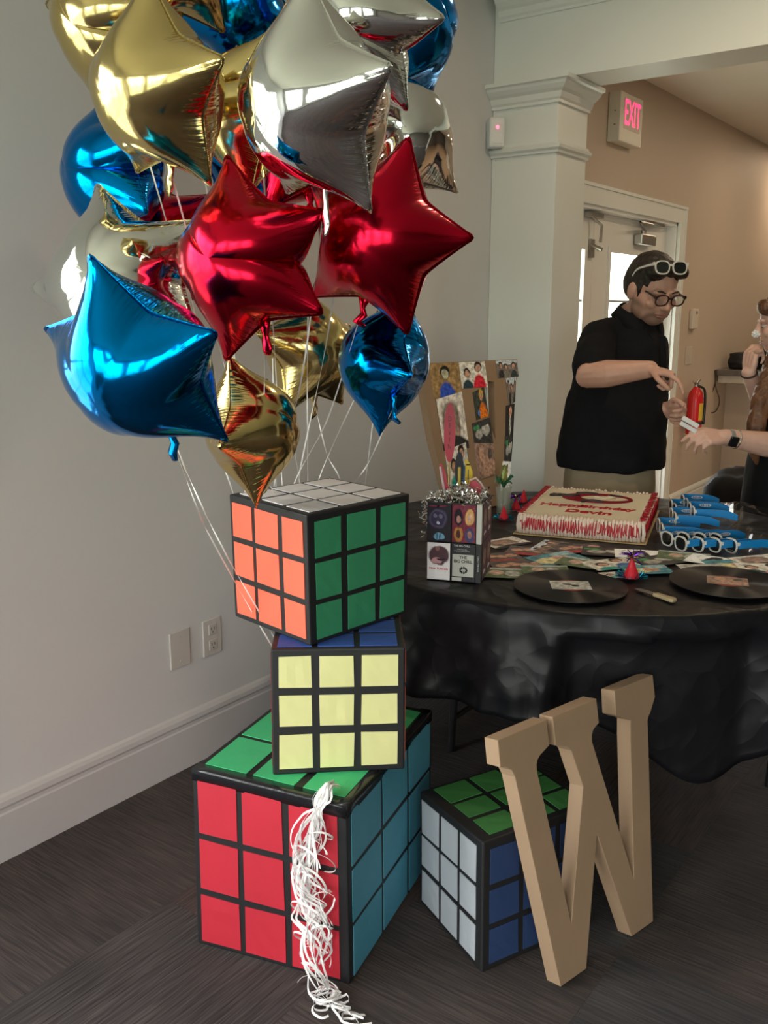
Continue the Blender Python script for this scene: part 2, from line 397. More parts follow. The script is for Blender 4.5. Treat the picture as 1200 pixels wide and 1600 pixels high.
def cube_box(V, label, faces, group, seed, tape=None):
    """V: dict of the eight corners lb fb rb bb (bottom) lt ft rt bt (top); faces: list of (corner names, paper, us, vs)"""
    r = random.Random(seed)
    base = (V['lb']+V['fb']+V['rb']+V['bb'])/4
    root = empty('puzzle_cube_box', base, label, 'box', group)
    names = ['lb', 'fb', 'rb', 'bb', 'lt', 'ft', 'rt', 'bt']
    bm = bmesh.new(); vs = [bm.verts.new(V[n]) for n in names]
    for f in ((3,2,1,0),(4,5,6,7),(0,1,5,4),(1,2,6,5),(2,3,7,6),(3,0,4,7)): bm.faces.new([vs[i] for i in f])
    bmesh.ops.subdivide_edges(bm, edges=bm.edges[:], cuts=7, use_grid_fill=True)
    b = fin('box_body', bm, M_black, root); bevel(b, .004, 2, 50)
    for cn, m, us, vsn in faces:
        q = [V[c] for c in cn]; n = (q[1]-q[0]).cross(q[3]-q[0]).normalized()
        cen = sum((V[k] for k in names), Vector())/8
        if n.dot(sum(q, Vector())/4-cen) < 0: n = -n
        for (v0, v1) in vsn:
            for (u0, u1) in us:
                bm = bmesh.new(); j = lambda: r.uniform(-.0035, .0035)
                c4 = [bil(q, u0+j(), v0+j()), bil(q, u1+j(), v0+j()), bil(q, u1+j(), v1+j()), bil(q, u0+j(), v1+j())]
                N = 4; top = {}; 
                for a in range(N+1):
                    for c in range(N+1):
                        p = bil(c4, a/N, c/N); e = min(a, N-a, c, N-c)
                        top[a, c] = bm.verts.new(p+n*(.0018+(r.uniform(0, .0011) if e else r.uniform(0, .0004))))
                for a in range(N):
                    for c in range(N): bm.faces.new((top[a, c], top[a+1, c], top[a+1, c+1], top[a, c+1]))
                bot = {}
                ring = [(a, 0) for a in range(N)]+[(N, c) for c in range(N)]+[(a, N) for a in range(N, 0, -1)]+[(0, c) for c in range(N, 0, -1)]
                bb_ = [bm.verts.new(bil(c4, a/N, c/N)+n*.0002) for a, c in ring]
                for k in range(len(ring)):
                    k2 = (k+1) % len(ring); bm.faces.new((top[ring[k2]], top[ring[k]], bb_[k], bb_[k2]))
                fin('sticker', bm, m, root)
    if tape:
        for a, c in tape:
            A, B_ = V[a], V[c]; bm = bmesh.new(); d = (B_-A).normalized(); up = Vector((0, 0, 1))
            out = d.cross(up).normalized()
            if out.dot((A+B_)/2-cen) < 0: out = -out
            prof = [(-.03, .0006), (-.006, .0012), (.0006, -.0006+.0012), (.0018, -.004), (.0012, -.028), (.0, -.028), (-.002, -.003), (-.03, -.0003)]
            rings = []
            for k in range(13):
                t = k/12; p = A.lerp(B_, t); wob = r.uniform(-.0008, .0008)
                rings.append([bm.verts.new(p+out*(o+(wob if o > 0 else 0)+.0005)+up*(z+.0004+wob*.5)) for o, z in prof])
            for x, y in zip(rings, rings[1:]):
                for k in range(8): bm.faces.new((x[k], x[(k+1) % 8], y[(k+1) % 8], y[k]))
            bm.faces.new(rings[0][::-1]); bm.faces.new(rings[-1])
            fin('tape_edge', bm, M_tape, root, smooth=True)
    return root
def mk(lb, fb, rb, lt, ft, rt, bb=None, bt=None):
    V = dict(lb=lb, fb=fb, rb=rb, lt=lt, ft=ft, rt=rt)
    V['bb'] = bb if bb is not None else lb+rb-fb; V['bt'] = bt if bt is not None else lt+rt-ft
    return V
ZC, ZB, ZA = 0.448, 0.7455, 1.046
EPS = .0015
# large box on the floor
VC = mk(on_z(308.5, 1473, .0005), on_z(546.5, 1539, .0005), on_z(668, 1366, .0005), on_z(300, 1201, ZC), on_z(541, 1261, ZC), on_z(674, 1110, ZC))
VC['rb'] = VC['fb']+(VC['rt']-VC['ft']); VC['bb'] = VC['lb']+VC['rb']-VC['fb']
U3 = [(.045, .300), (.345, .615), (.660, .945)]
cube_box(VC, 'largest cube box at the bottom of the stack, red squares facing front', [
    (('lt', 'ft', 'fb', 'lb'), P_red, [(.040, .300), (.340, .600), (.645, .945)], [(.055, .345), (.385, .665), (.702, .975)]),
    (('ft', 'rt', 'rb', 'fb'), P_teal, [(.04, .345), (.37, .66), (.69, .97)], [(.05, .345), (.375, .665), (.695, .98)]),
    (('lt', 'bt', 'rt', 'ft'), P_green2, [(.06, .34), (.37, .66), (.69, .95)], [(.04, .32), (.365, .64), (.69, .95)]),
    (('bt', 'lt', 'lb', 'bb'), P_orange, U3, U3), (('rt', 'bt', 'bb', 'rb'), P_yellow, U3, U3)], 'puzzle cube boxes', 1, [('lt', 'ft'), ('ft', 'rt')])
# middle box
lt, ft = on_z(422.8, 1015, ZB), on_z(633.5, 1012, ZB); w_ = (ft-lt); back = Vector((-w_.y, w_.x, 0))
if back.y < 0: back = -back
lb, fb = on_z(426, 1211.5, ZC+EPS), on_z(632, 1202, ZC+EPS)
VB = mk(lb, fb, fb+back, lt, ft, ft+back)
cube_box(VB, 'middle cube box of the stack, pale yellow squares facing front', [
    (('lt', 'ft', 'fb', 'lb'), P_yellow, [(.055, .300), (.357, .615), (.672, .943)], [(.055, .30), (.365, .61), (.675, .95)]),
    (('lt', 'bt', 'rt', 'ft'), P_blue, U3, U3), (('ft', 'rt', 'rb', 'fb'), P_orange, U3, U3), (('bt', 'lt', 'lb', 'bb'), P_dred, U3, U3), (('rt', 'bt', 'bb', 'rb'), P_white, U3, U3)], 'puzzle cube boxes', 2)
# top box
za = ZB+EPS
VA = mk(on_z(367, 963, za), on_z(485, 1010, za), on_z(636, 958, za), on_z(357.6, 772, ZA), on_z(479, 805, ZA), on_z(640.3, 771, ZA), bt=on_z(515.7, 746, ZA))
cube_box(VA, 'topmost cube box of the stack, orange and green sides with a white top', [
    (('lt', 'ft', 'fb', 'lb'), P_orange, [(.050, .31), (.355, .65), (.705, .955)], [(.055, .325), (.37, .64), (.69, .955)]),
    (('ft', 'rt', 'rb', 'fb'), P_green, [(.065, .30), (.365, .64), (.695, .95)], [(.06, .335), (.375, .655), (.695, .965)]),
    (('lt', 'bt', 'rt', 'ft'), P_white, [(.06, .32), (.36, .64), (.68, .95)], [(.06, .32), (.36, .64), (.68, .95)]),
    (('bt', 'lt', 'lb', 'bb'), P_red, U3, U3), (('rt', 'bt', 'bb', 'rb'), P_blue, U3, U3)], 'puzzle cube boxes', 3)
# small box behind the letter
ZD = 0.30
ft_, lt_ = on_z(754.7, 1317, ZD), on_z(656, 1236, ZD); rt_ = Vector((-.797, 1.938, ZD))
VD = mk(on_z(656.5, 1409, .0005), on_z(752, 1521, .0005), None or Vector((0, 0, 0)), lt_, ft_, rt_)
VD['rb'] = VD['fb']+(rt_-ft_); VD['bb'] = VD['lb']+VD['rb']-VD['fb']
cube_box(VD, 'small cube box on the floor behind the letter, whitish and dark blue sides', [
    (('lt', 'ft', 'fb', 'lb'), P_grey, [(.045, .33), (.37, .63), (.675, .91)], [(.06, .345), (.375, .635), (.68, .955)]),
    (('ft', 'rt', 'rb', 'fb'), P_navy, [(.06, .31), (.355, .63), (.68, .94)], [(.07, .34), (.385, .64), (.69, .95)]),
    (('lt', 'bt', 'rt', 'ft'), P_gd, [(.10, .38), (.43, .68), (.73, .95)], [(.045, .335), (.38, .62), (.675, .93)]),
    (('bt', 'lt', 'lb', 'bb'), P_red, U3, U3), (('rt', 'bt', 'bb', 'rb'), P_yellow, U3, U3)], 'puzzle cube boxes', 4)

# ================================================================ the big W on the floor
M_kraft = mat('brown paper mache', (0.345, 0.228, 0.142, 1), .72, bump=(160, .12, .001), var=(7, .05))
def arc(cx, cy, r, a0, a1, n=5): return [(cx+r*math.cos(math.radians(a0+(a1-a0)*k/n)), cy+r*math.sin(math.radians(a0+(a1-a0)*k/n))) for k in range(n+1)]
L_ = .592
W_OUT = [(0.0, 0), (.090, 0), (.178, .285), (.262, 0), (.350, 0),
         (.4105, .468)]+arc(.4375, .478, .027, 184, 115, 3)+[(.452, .536), (.452, L_), (.297, L_), (.292, .534)]+[(.312, .523), (.330, .516), (.345, .507)]+[(.3385, .470), (.294, .130),
         (.1965, .499)]+arc(.222, .505, .025, 184, 110, 3)+[(.228, .534), (.228, L_), (.072, L_), (.072, .527)]+[(.092, .520), (.112, .512), (.122, .500)]+[(.148, .408), (.058, .122),
         (.0045, .484)]+arc(.030, .498, .026, 186, 115, 3)+[(.052, .534), (.052, L_), (-.104, L_), (-.106, .534)]+[(-.090, .530), (-.074, .518), (-.066, .500)]
def letter_w(name, O, e, lean, thick, scale=1.0, label='', m=M_kraft, group=None):
    n = Vector((e.y, -e.x, 0)); a = math.radians(lean); up = Vector((0, 0, 1))*math.cos(a)-n*math.sin(a); nn = e.cross(up)
    M = Matrix.Identity(4)
    for i in range(3): M[i][0] = e[i]*scale; M[i][1] = up[i]*scale; M[i][2] = nn[i]; M[i][3] = O[i]
    bm = bmesh.new(); prism(bm, W_OUT, -thick, M)
    o = fin(name, bm, m); 
    T = Matrix.Translation(O); o.data.transform(T.inverted()); o.location = O
    bevel(o, .001, 1); tag(o, label, 'letter', group); return o, M
O = Vector((-.733, 1.651, .0075)); e_ = Vector((.2378, .9713, 0)).normalized()
letter_w('letter_w', O, e_, 11, .040, 1.0, 'large plain brown letter W standing on the carpet, leaning on the small cube box')

# ================================================================ foil star balloons
def star_sheet(seed, NA=160, NR=26, inner=.55, iters=520, press=.0016):
    rnd = np.random.RandomState(seed); th = np.arange(NA)/NA*2*np.pi
    a = np.mod(th-np.pi/2, 2*np.pi/5); a = np.minimum(a, 2*np.pi/5-a)
    B = inner*np.array([np.cos(np.pi/5), np.sin(np.pi/5)]); d = B-np.array([1., 0]); n = np.array([d[1], -d[0]])
    R = np.minimum(n[0]/(np.cos(a)*n[0]+np.sin(a)*n[1]), .955); R = R*.7+.15*(np.roll(R, 1)+np.roll(R, -1))
    s = (np.arange(1, NR+1)/NR)**.9
    V = np.concatenate([np.zeros((1, 3))]+[np.stack([si*R*np.cos(th), si*R*np.sin(th), 0*th], 1) for si in s])
    idx = lambda i, j: 1+i*NA+(j % NA); F = []; E = set()
    def e(a, b): E.add((min(a, b), max(a, b)))
    for j in range(NA):
        F.append((0, idx(0, j), idx(0, j+1))); e(0, idx(0, j)); e(idx(0, j), idx(0, j+1))
        for i in range(NR-1):
            a_, b_, c_, d_ = idx(i, j), idx(i+1, j), idx(i+1, j+1), idx(i, j+1)
            F += [(a_, b_, c_), (a_, c_, d_)]; e(a_, b_); e(b_, c_); e(a_, c_); e(b_, d_)
    E = np.array(sorted(E)); Fn = np.array(F); Ln = np.linalg.norm(V[E[:, 0]]-V[E[:, 1]], axis=1)
    rim = np.zeros(len(V), bool); rim[1+(NR-1)*NA:] = True
    X = V.copy(); X[:, 2] = np.where(rim, 0, .05+rnd.rand(len(V))*.012); P = X.copy(); n_ = len(V); deg = np.bincount(E.ravel(), minlength=n_).astype(float)
    for it in range(iters):
        N = np.cross(X[Fn[:, 1]]-X[Fn[:, 0]], X[Fn[:, 2]]-X[Fn[:, 0]])/6; f = np.zeros((n_, 3))
        for k in range(3):
            for q in range(3): f[:, q] += np.bincount(Fn[:, k], N[:, q], minlength=n_)
        vel = (X-P)*.96; P = X.copy(); X = X+vel+f/np.maximum(np.linalg.norm(f, axis=1, keepdims=True), 1e-6)*press
        for _ in range(8):
            D = X[E[:, 1]]-X[E[:, 0]]; l = np.linalg.norm(D, axis=1)+1e-9; st = (l-Ln)/l; st = np.where(st > 0, st, st*.12); cc = D*(st*.5)[:, None]
            for q in range(3): X[:, q] += (np.bincount(E[:, 0], cc[:, q], minlength=n_)-np.bincount(E[:, 1], cc[:, q], minlength=n_))/deg*2.2
            X[rim, 2] = 0; X[:, 2] = np.maximum(X[:, 2], 0)
    X[:, :2] -= X[rim, :2].mean(0)
    rr_ = np.linalg.norm(X[rim], axis=1); X /= np.sort([rr_[[(k*NA//5+NA//4//1+j) % NA for j in range(-3, 4)]].max() for k in range(5)])[2]; X[:, 2] *= .92
    return X, F, NA, NR
def star_mesh(seed, mflat=.86):
    X, F, NA, NR = star_sheet(seed); n = len(X); base = 1+(NR-1)*NA
    back = X.copy(); back[:, 2] *= -1; rnd = np.random.RandomState(seed+9)
    V = [tuple(v) for v in X]; mp = {}
    for i in range(n):
        if i >= base: mp[i] = i
        else: mp[i] = len(V); V.append(tuple(back[i]*[1, 1, mflat]))
    Fs = [tuple(f) for f in F]+[(mp[f[0]], mp[f[2]], mp[f[1]]) for f in F]
    # flat welded seam flange around the rim
    fl = []
    for j in range(NA):
        p = X[base+j]; r = p[:2]/np.linalg.norm(p[:2]); q = p.copy(); q[:2] += r*.022
        fl.append((len(V), len(V)+1)); V.append((q[0], q[1], .003)); V.append((q[0], q[1], -.003))
    for j in range(NA):
        k = (j+1) % NA; a, b = fl[j]; c, d = fl[k]
        Fs += [(base+j, a, c, base+k), (base+j, base+k, d, b), (a, b, d, c)]
    me = bpy.data.meshes.new('star_foil'); me.from_pydata([tuple(float(x) for x in v) for v in V], [], [tuple(int(i) for i in f) for f in Fs]); me.update()
    for p in me.polygons: p.use_smooth = True
    notch = X[base+int(NA*.75)]      # the notch pointing down, where the neck leaves
    return me, notch
STARS = [star_mesh(s) for s in (1, 2)]
def foil(name, col, rough=.10):
    m = bpy.data.materials.new('foil '+name); m.use_nodes = True; nt = m.node_tree; b = nt.nodes['Principled BSDF']
    b.inputs['Metallic'].default_value = 1.0; b.inputs['Roughness'].default_value = rough; b.inputs['Base Color'].default_value = col
    t = nt.nodes.new('ShaderNodeTexCoord'); s = nt.nodes.new('ShaderNodeSeparateXYZ'); nt.links.new(t.outputs['Object'], s.inputs[0])
    # gathers that run square to the seam: noise stretched along the radius, strongest near the rim
    ln = nt.nodes.new('ShaderNodeVectorMath'); ln.operation = 'LENGTH'; nt.links.new(t.outputs['Object'], ln.inputs[0])
    nm = nt.nodes.new('ShaderNodeVectorMath'); nm.operation = 'NORMALIZE'; flat = nt.nodes.new('ShaderNodeVectorMath'); flat.operation = 'MULTIPLY'; flat.inputs[1].default_value = (1, 1, 0.02); nt.links.new(t.outputs['Object'], flat.inputs[0]); nt.links.new(flat.outputs[0], nm.inputs[0])
    n = nt.nodes.new('ShaderNodeTexNoise'); n.inputs['Scale'].default_value = 22; n.inputs['Detail'].default_value = 2; nt.links.new(nm.outputs[0], n.inputs[0])
    n2 = nt.nodes.new('ShaderNodeTexNoise'); n2.inputs['Scale'].default_value = 5; n2.inputs['Detail'].default_value = 2; nt.links.new(t.outputs['Object'], n2.inputs[0])
    absz = nt.nodes.new('ShaderNodeMath'); absz.operation = 'ABSOLUTE'; nt.links.new(s.outputs['Z'], absz.inputs[0])
    mr = nt.nodes.new('ShaderNodeMapRange'); mr.inputs[1].default_value = .0; mr.inputs[2].default_value = .26; mr.inputs[3].default_value = 1; mr.inputs[4].default_value = .0
    nt.links.new(absz.outputs[0], mr.inputs[0])
    mu = nt.nodes.new('ShaderNodeMath'); mu.operation = 'MULTIPLY'; nt.links.new(n.outputs[0], mu.inputs[0]); nt.links.new(mr.outputs[0], mu.inputs[1])
    ad = nt.nodes.new('ShaderNodeMath'); ad.operation = 'MULTIPLY_ADD'; nt.links.new(n2.outputs[0], ad.inputs[0]); ad.inputs[1].default_value = .25; nt.links.new(mu.outputs[0], ad.inputs[2])
    u = nt.nodes.new('ShaderNodeBump'); u.inputs['Strength'].default_value = .30; u.inputs['Distance'].default_value = .010
    nt.links.new(ad.outputs[0], u.inputs['Height']); nt.links.new(u.outputs[0], b.inputs['Normal'])
    MATS['foil '+name] = m; return m
F_blue = foil('blue', (0.0, 0.22, 0.66, 1), .13); F_red = foil('red', (0.66, 0.008, 0.035, 1), .19); F_gold = foil('gold', (0.72, 0.56, 0.24, 1), .14); F_silver = foil('silver', (0.86, 0.86, 0.84, 1), .07)
M_ribbon = mat('white curling ribbon', (.92, .90, .90, 1), .3, bump=(90, .2, .001), var=(30, .05))
KNOT = Vector((VB['lt'].x, VB['lt'].y, 0)); kb = VB['bt'] if False else None
bdir = (VB['bb']-VB['lb']).normalized(); KNOT = VB['bb'].lerp(VB['rb'], .28)+bdir*.035; KNOT.z = ZC+.012
lA, bA, rA = VA['lt'], VA['bt'], VA['rt']
def way(px):
    """where the ribbon passes close behind the top box"""
    if px < 357: return None
    t = min(max((px-357.6)/158, 0), 1)
    if px <= 515: p = lA.lerp(bA, t); o = Vector((-(bA-lA).y, (bA-lA).x, 0)).normalized()
    else: p = bA.lerp(rA, min((px-515.7)/125, 1)); o = Vector((-(rA-bA).y, (rA-bA).x, 0)).normalized()
    return p+o*.03-Vector((0, 0, .05))
bal_n = [0]
def balloon(label, foilm, pos, R, quat=None, ncam=None, roll=0, ribbon=True, ribpx=None, key=0, nl=1.0):
    me, notch = STARS[key]
    if quat is None:
        n = (RT*ncam[0]+UP*ncam[1]-FW*ncam[2]).normalized(); u = (UP - n*UP.dot(n)).normalized(); x = u.cross(n)
        Mx = Matrix((x, u, n)).transposed() @ Matrix.Rotation(math.radians(roll), 3, 'Z')
    else: Mx = quat
    root = empty('star_balloon', pos, label, 'balloon', None); root.rotation_mode = 'QUATERNION'; root.rotation_quaternion = Mx.to_quaternion(); root.scale = (1, 1, 1)
    o = bpy.data.objects.new('foil_body', me); C.objects.link(o); o.parent = root; o.scale = (R, R, R)
    o.data = me
    if len(me.materials) == 0: me.materials.append(foilm)
    o.material_slots[0].link = 'OBJECT'; o.material_slots[0].material = foilm

    # neck: a crinkled flat tail at the lower notch
    ny = float(notch[1])*R; r = random.Random(bal_n[0]); bal_n[0] += 1
    Mi = (Matrix.Translation(pos) @ Mx.to_4x4())
    start = Mi @ Vector((0, ny-.002, 0)); dirn = ((Mx @ Vector((0, -1, 0)))*.6+Vector((0, 0, -1))*.8).normalized()
    if dirn.z > -.2: dirn = (dirn+Vector((0, 0, -1))).normalized()
    pts = [start+dirn*(-.006), start+dirn*.012, start+dirn*.024, start+dirn*.036*nl+Vector((r.uniform(-1, 1), r.uniform(-1, 1), 0))*.004, start+dirn*.050*nl+Vector((r.uniform(-1, 1), r.uniform(-1, 1), 0))*.008, start+dirn*.062*nl+Vector((r.uniform(-1, 1), r.uniform(-1, 1), 0))*.012]
    bm = bmesh.new(); side = Mx @ Vector((1, 0, 0))
    tube(bm, pts, [.015, .011, .0065, .010, .0115, .007], 10, ell=[(1, .6), (1, .5), (.9, .7), (1, .45), (1, .4), (1, .25)], upv=Mx @ Vector((0, 0, 1)))
    for v in bm.verts: v.co += Vector([r.uniform(-.0012, .0012) for _ in range(3)])
    nk = fin('neck', bm, foilm, root, smooth=True)
    if ribbon:
        end = pts[2]; wp = [end]
        if ribpx: w_ = way(ribpx)
        else: w_ = None
        if ribpx and w_ is not None:
            mid = end.lerp(w_, .5)+Vector((r.uniform(-.012, .012), r.uniform(-.012, .012), -.01))
            wp += [mid, w_, w_.lerp(KNOT, .5)+Vector((WALL_X*0-.02, .0, 0)), KNOT+Vector((r.uniform(-.01, .01), r.uniform(-.01, .01), r.uniform(0, .01)))]
        elif ribpx:
            q = at(ribpx, 860, 2.02); wp += [end.lerp(q, .5)+Vector((0, 0, -.02)), q, q.lerp(KNOT, .6)+Vector((r.uniform(-.02, .0), 0, 0)), KNOT+Vector((r.uniform(-.01, .01), r.uniform(-.01, .01), .004))]
        bm = bmesh.new(); strip(bm, smooth_path(wp, 10), .0034, .0005, twist=r.uniform(10, 26)); fin('ribbon', bm, M_ribbon, root)
    return root
POSE = {}
POSE['blue_front'] = ((-1.2695, 1.0238, 1.385), ((0.9890, 0.0763, 0.1267), (0.1479, -0.5013, -0.8525), (-0.0015, 0.8619, -0.5071)))
POSE['red_left'] = ((-1.2771, 1.2985, 1.5618), ((0.9512, -0.2716, 0.1463), (0.1431, -0.0314, -0.9892), (0.2732, 0.9619, 0.0090)))
POSE['red_right'] = ((-1.1531, 1.5489, 1.612), ((0.9206, 0.3294, 0.2098), (0.2127, 0.0279, -0.9767), (-0.3276, 0.9438, -0.0444)))
POSE['silver_big'] = ((-1.0801, 1.2734, 1.8108), ((0.9640, 0.1339, -0.2298), (-0.1830, -0.2929, -0.9385), (-0.1929, 0.9467, -0.2579)))
POSE['gold_big'] = ((-1.49, 1.2881, 1.8881), ((0.9822, 0.1688, -0.0823), (-0.0365, -0.2583, -0.9654), (-0.1842, 0.9512, -0.2475)))
POSE['gold_back'] = ((-1.7614, 1.4018, 2.0789), ((0.9941, 0.0303, 0.1045), (0.1088, -0.2562, -0.9605), (-0.0023, 0.9662, -0.2580)))
POSE['silver_left'] = ((-1.4195, 1.1172, 1.5133), ((0.8629, -0.3539, 0.3607), (0.3978, 0.0355, -0.9168), (0.3116, 0.9346, 0.1714)))
POSE['silver_up'] = ((-1.2326, 1.5974, 2.0282), ((0.9675, 0.2490, 0.0447), (0.0746, -0.1123, -0.9909), (-0.2417, 0.9620, -0.1272)))
POSE['gold_mid'] = ((-1.7208, 1.9754, 1.3593), ((0.0423, -0.1142, 0.9926), (0.9985, -0.0290, -0.0459), (0.0341, 0.9930, 0.1128)))
def posed(name, label, fm, R, k=1.0, **kw):
    p, m = POSE[name]; p = EYE+(Vector(p)-EYE)*k
    return balloon(label, fm, p, R*k, Matrix(m), **kw)
posed('blue_front', 'lowest left blue foil star, overlapping the red one beside it', F_blue, .195, 1.0, ribpx=340, key=0, nl=1.25)
posed('red_left', 'left one of the two large front red foil stars, above the lower gold star', F_red, .195, 1.0, ribpx=392, key=1)
posed('red_right', 'right one of the two large front red foil stars, point toward the pillar', F_red, .195, 1.0, ribpx=460, key=0)
posed('silver_big', 'biggest silver foil star, hanging over the right red star', F_silver, .20, 1.0, ribpx=432, key=0, nl=1.5)
posed('gold_big', 'biggest gold foil star, full in front at upper left', F_gold, .20, .90, ribpx=420, key=0)
posed('gold_back', 'gold foil star at the top left corner behind the biggest gold star', F_gold, .195, .96, ribpx=405, key=1)
posed('silver_left', 'silver foil star poking out to the left behind the lowest blue star', F_silver, .195, 1.143, ribpx=350, key=0)
posed('silver_up', 'silver foil star cut by the top edge, behind the biggest silver star', F_silver, .195, 1.0, ribpx=470, key=1)
posed('gold_mid', 'gold foil star low in the middle behind both red stars', F_gold, .195, .93, ribpx=520, key=0)
B_ = balloon
B_('gold foil star seen edge-on, lowest, just above the top cube box', F_gold, at(392, 668, 1.98), .17, ncam=(.965, .06, .26), roll=36, ribpx=445, key=1)
B_('blue foil star seen edge-on, lowest on the right under the right red star', F_blue, at(604, 566, 2.06), .165, ncam=(-.93, .10, .36), roll=36, ribpx=535, key=0)
B_('blue foil star seen edge-on at left, above the poking silver star', F_blue, at(185, 272, 2.138), .20, ncam=(-.80, -.1, .58), roll=6, ribpx=382, key=1)
B_('blue foil star at the top between the gold and silver stars', F_blue, at(368, 10, 2.257), .185, ncam=(.15, -.55, .8), roll=36, ribpx=440, key=0)
B_('blue foil star at the top right edge of the bunch', F_blue, at(640, 45, 2.162), .185, ncam=(.82, -.2, .52), roll=10, ribpx=555, key=1)
B_('silver foil star at the right edge behind the right red star', F_silver, at(622, 215, 2.035), .18, ncam=(.55, .25, .78), roll=20, ribpx=500, key=0)
B_('gold foil star wedged dark between the biggest gold and silver stars', F_gold, at(392, 170, 1.854), .18, ncam=(-.86, .0, .5), roll=30, ribpx=450, key=1)
B_('blue foil star deep in the middle of the bunch', F_blue, at(400, 265, 2.42), .185, ncam=(.3, -.2, .9), roll=0, ribpx=480, key=0)
B_('red foil star half hidden behind the left front red star', F_red, at(262, 372, 2.398), .18, ncam=(-.2, -.1, .95), roll=25, ribpx=398, key=1)
B_('red foil star showing between the two front red stars', F_red, at(470, 240, 2.10), .17, ncam=(.1, .3, .9), roll=10, ribpx=490, key=0)
B_('gold foil star at the very top behind the biggest gold star', F_gold, at(285, -60, 2.05), .17, ncam=(.4, -.5, .8), roll=0, ribpx=410, key=1)
# the gathered ribbon tails over the front of the largest box
tas = empty('ribbon_tassel', on_z(507, 1218, ZC), 'bundle of curled white ribbon tails falling down the red box side to the carpet', 'ribbon')
fA, fB = VC['ft'], VC['lt']; ex = (fB-fA).normalized(); no = Vector((ex.y, -ex.x, 0)); 
if no.dot(Vector((0, -1, 0))) < 0: no = -no
s_of = lambda px: (px-541)/(300-541)*(fB-fA).length
rt_ = random.Random(11)
def tpos(s, out, z): return Vector((fA.x, fA.y, 0))+ex*s+no*out+Vector((0, 0, z))
for k in range(27):
    s0 = s_of(507)+rt_.uniform(-.010, .010); zt = ZC+.012+rt_.uniform(0, .02)
    pts = [tpos(s0+rt_.uniform(-.006, .006), -.045+rt_.uniform(-.01, .01), ZC+.008+rt_.uniform(0, .016)), tpos(s0, -.022, zt), tpos(s0+rt_.uniform(-.012, .012), .006, ZC+.006)]
    length = rt_.choice([.28, .34, .40, .43, .445, .445]); n = int(length/.016); amp = rt_.uniform(.004, .020); ph = rt_.uniform(0, 6.28); om = rt_.uniform(.22, .6); drift = rt_.uniform(-.042, .042)
    for i in range(1, n):
        t = i/n; z = ZC-.004-t*length
        a_ = amp*(.4+1.5*t)
        s = s_of(505+(-22 if t < .65 else 0)*math.sin(t*3.0)+18*max(0, t-.75)*4*.25)+drift*(math.sin(min(t, .5)*math.pi*2)*.8+(t-.5 > 0)*math.sin((t-.5)*math.pi*2)*-.5)+a_*math.cos(ph+om*i)
        o = .012+abs(a_)*(1+math.sin(ph+om*i))*.9
        pts.append(tpos(s, o, max(z, .004)))
    if length > .44:
        cx = rt_.uniform(-.06, .02); m_ = rt_.randint(10, 26)
        for i in range(m_):
            t = i/m_; rr_ = .02+.012*math.sin(i*.4+ph)
            pts.append(tpos(s_of(512)-t*rt_.uniform(.10, .14)*(1 if k % 2 else .3)+rr_*math.cos(i*.8+ph)*.8, .035+t*.05+rr_*math.sin(i*.8+ph), .004+.012*abs(math.sin(i*.8*.5+ph))))
    bm = bmesh.new(); strip(bm, smooth_path(pts, 3), .0048, .0005, twist=rt_.uniform(-14, 14), tw0=rt_.uniform(0, 3)); fin('ribbon_strand', bm, M_ribbon, tas)
for k in range(16):   # loose curls that stand off the bundle
    zc = .40-.024*k-rt_.uniform(0, .02); s_c = s_of(500)+rt_.choice([-1, 1])*rt_.uniform(.0, .02); R_ = rt_.uniform(.02, .042)*(.7 if s_c < s_of(500) else 1.2); d = rt_.choice([-1, 1]); pts = []
    d = 1 if k % 3 else -1
    for i in range(16):
        t = i/15; a = -1.3+t*4.6; pts.append(tpos(s_c+d*(R_*math.cos(a)+.004), .014+.012*t+.01*math.sin(a), max(.005, zc+R_*.8*math.sin(a)-t*.03)))
    bm = bmesh.new(); strip(bm, smooth_path(pts, 3), .0048, .0005, twist=rt_.uniform(-5, 5)); fin('ribbon_strand', bm, M_ribbon, tas)
bm = bmesh.new(); ellipsoid(bm, tpos(s_of(507), -.018, ZC+.012), (.013, .013, .011)); fin('ribbon_knot', bm, M_ribbon, tas, smooth=True)
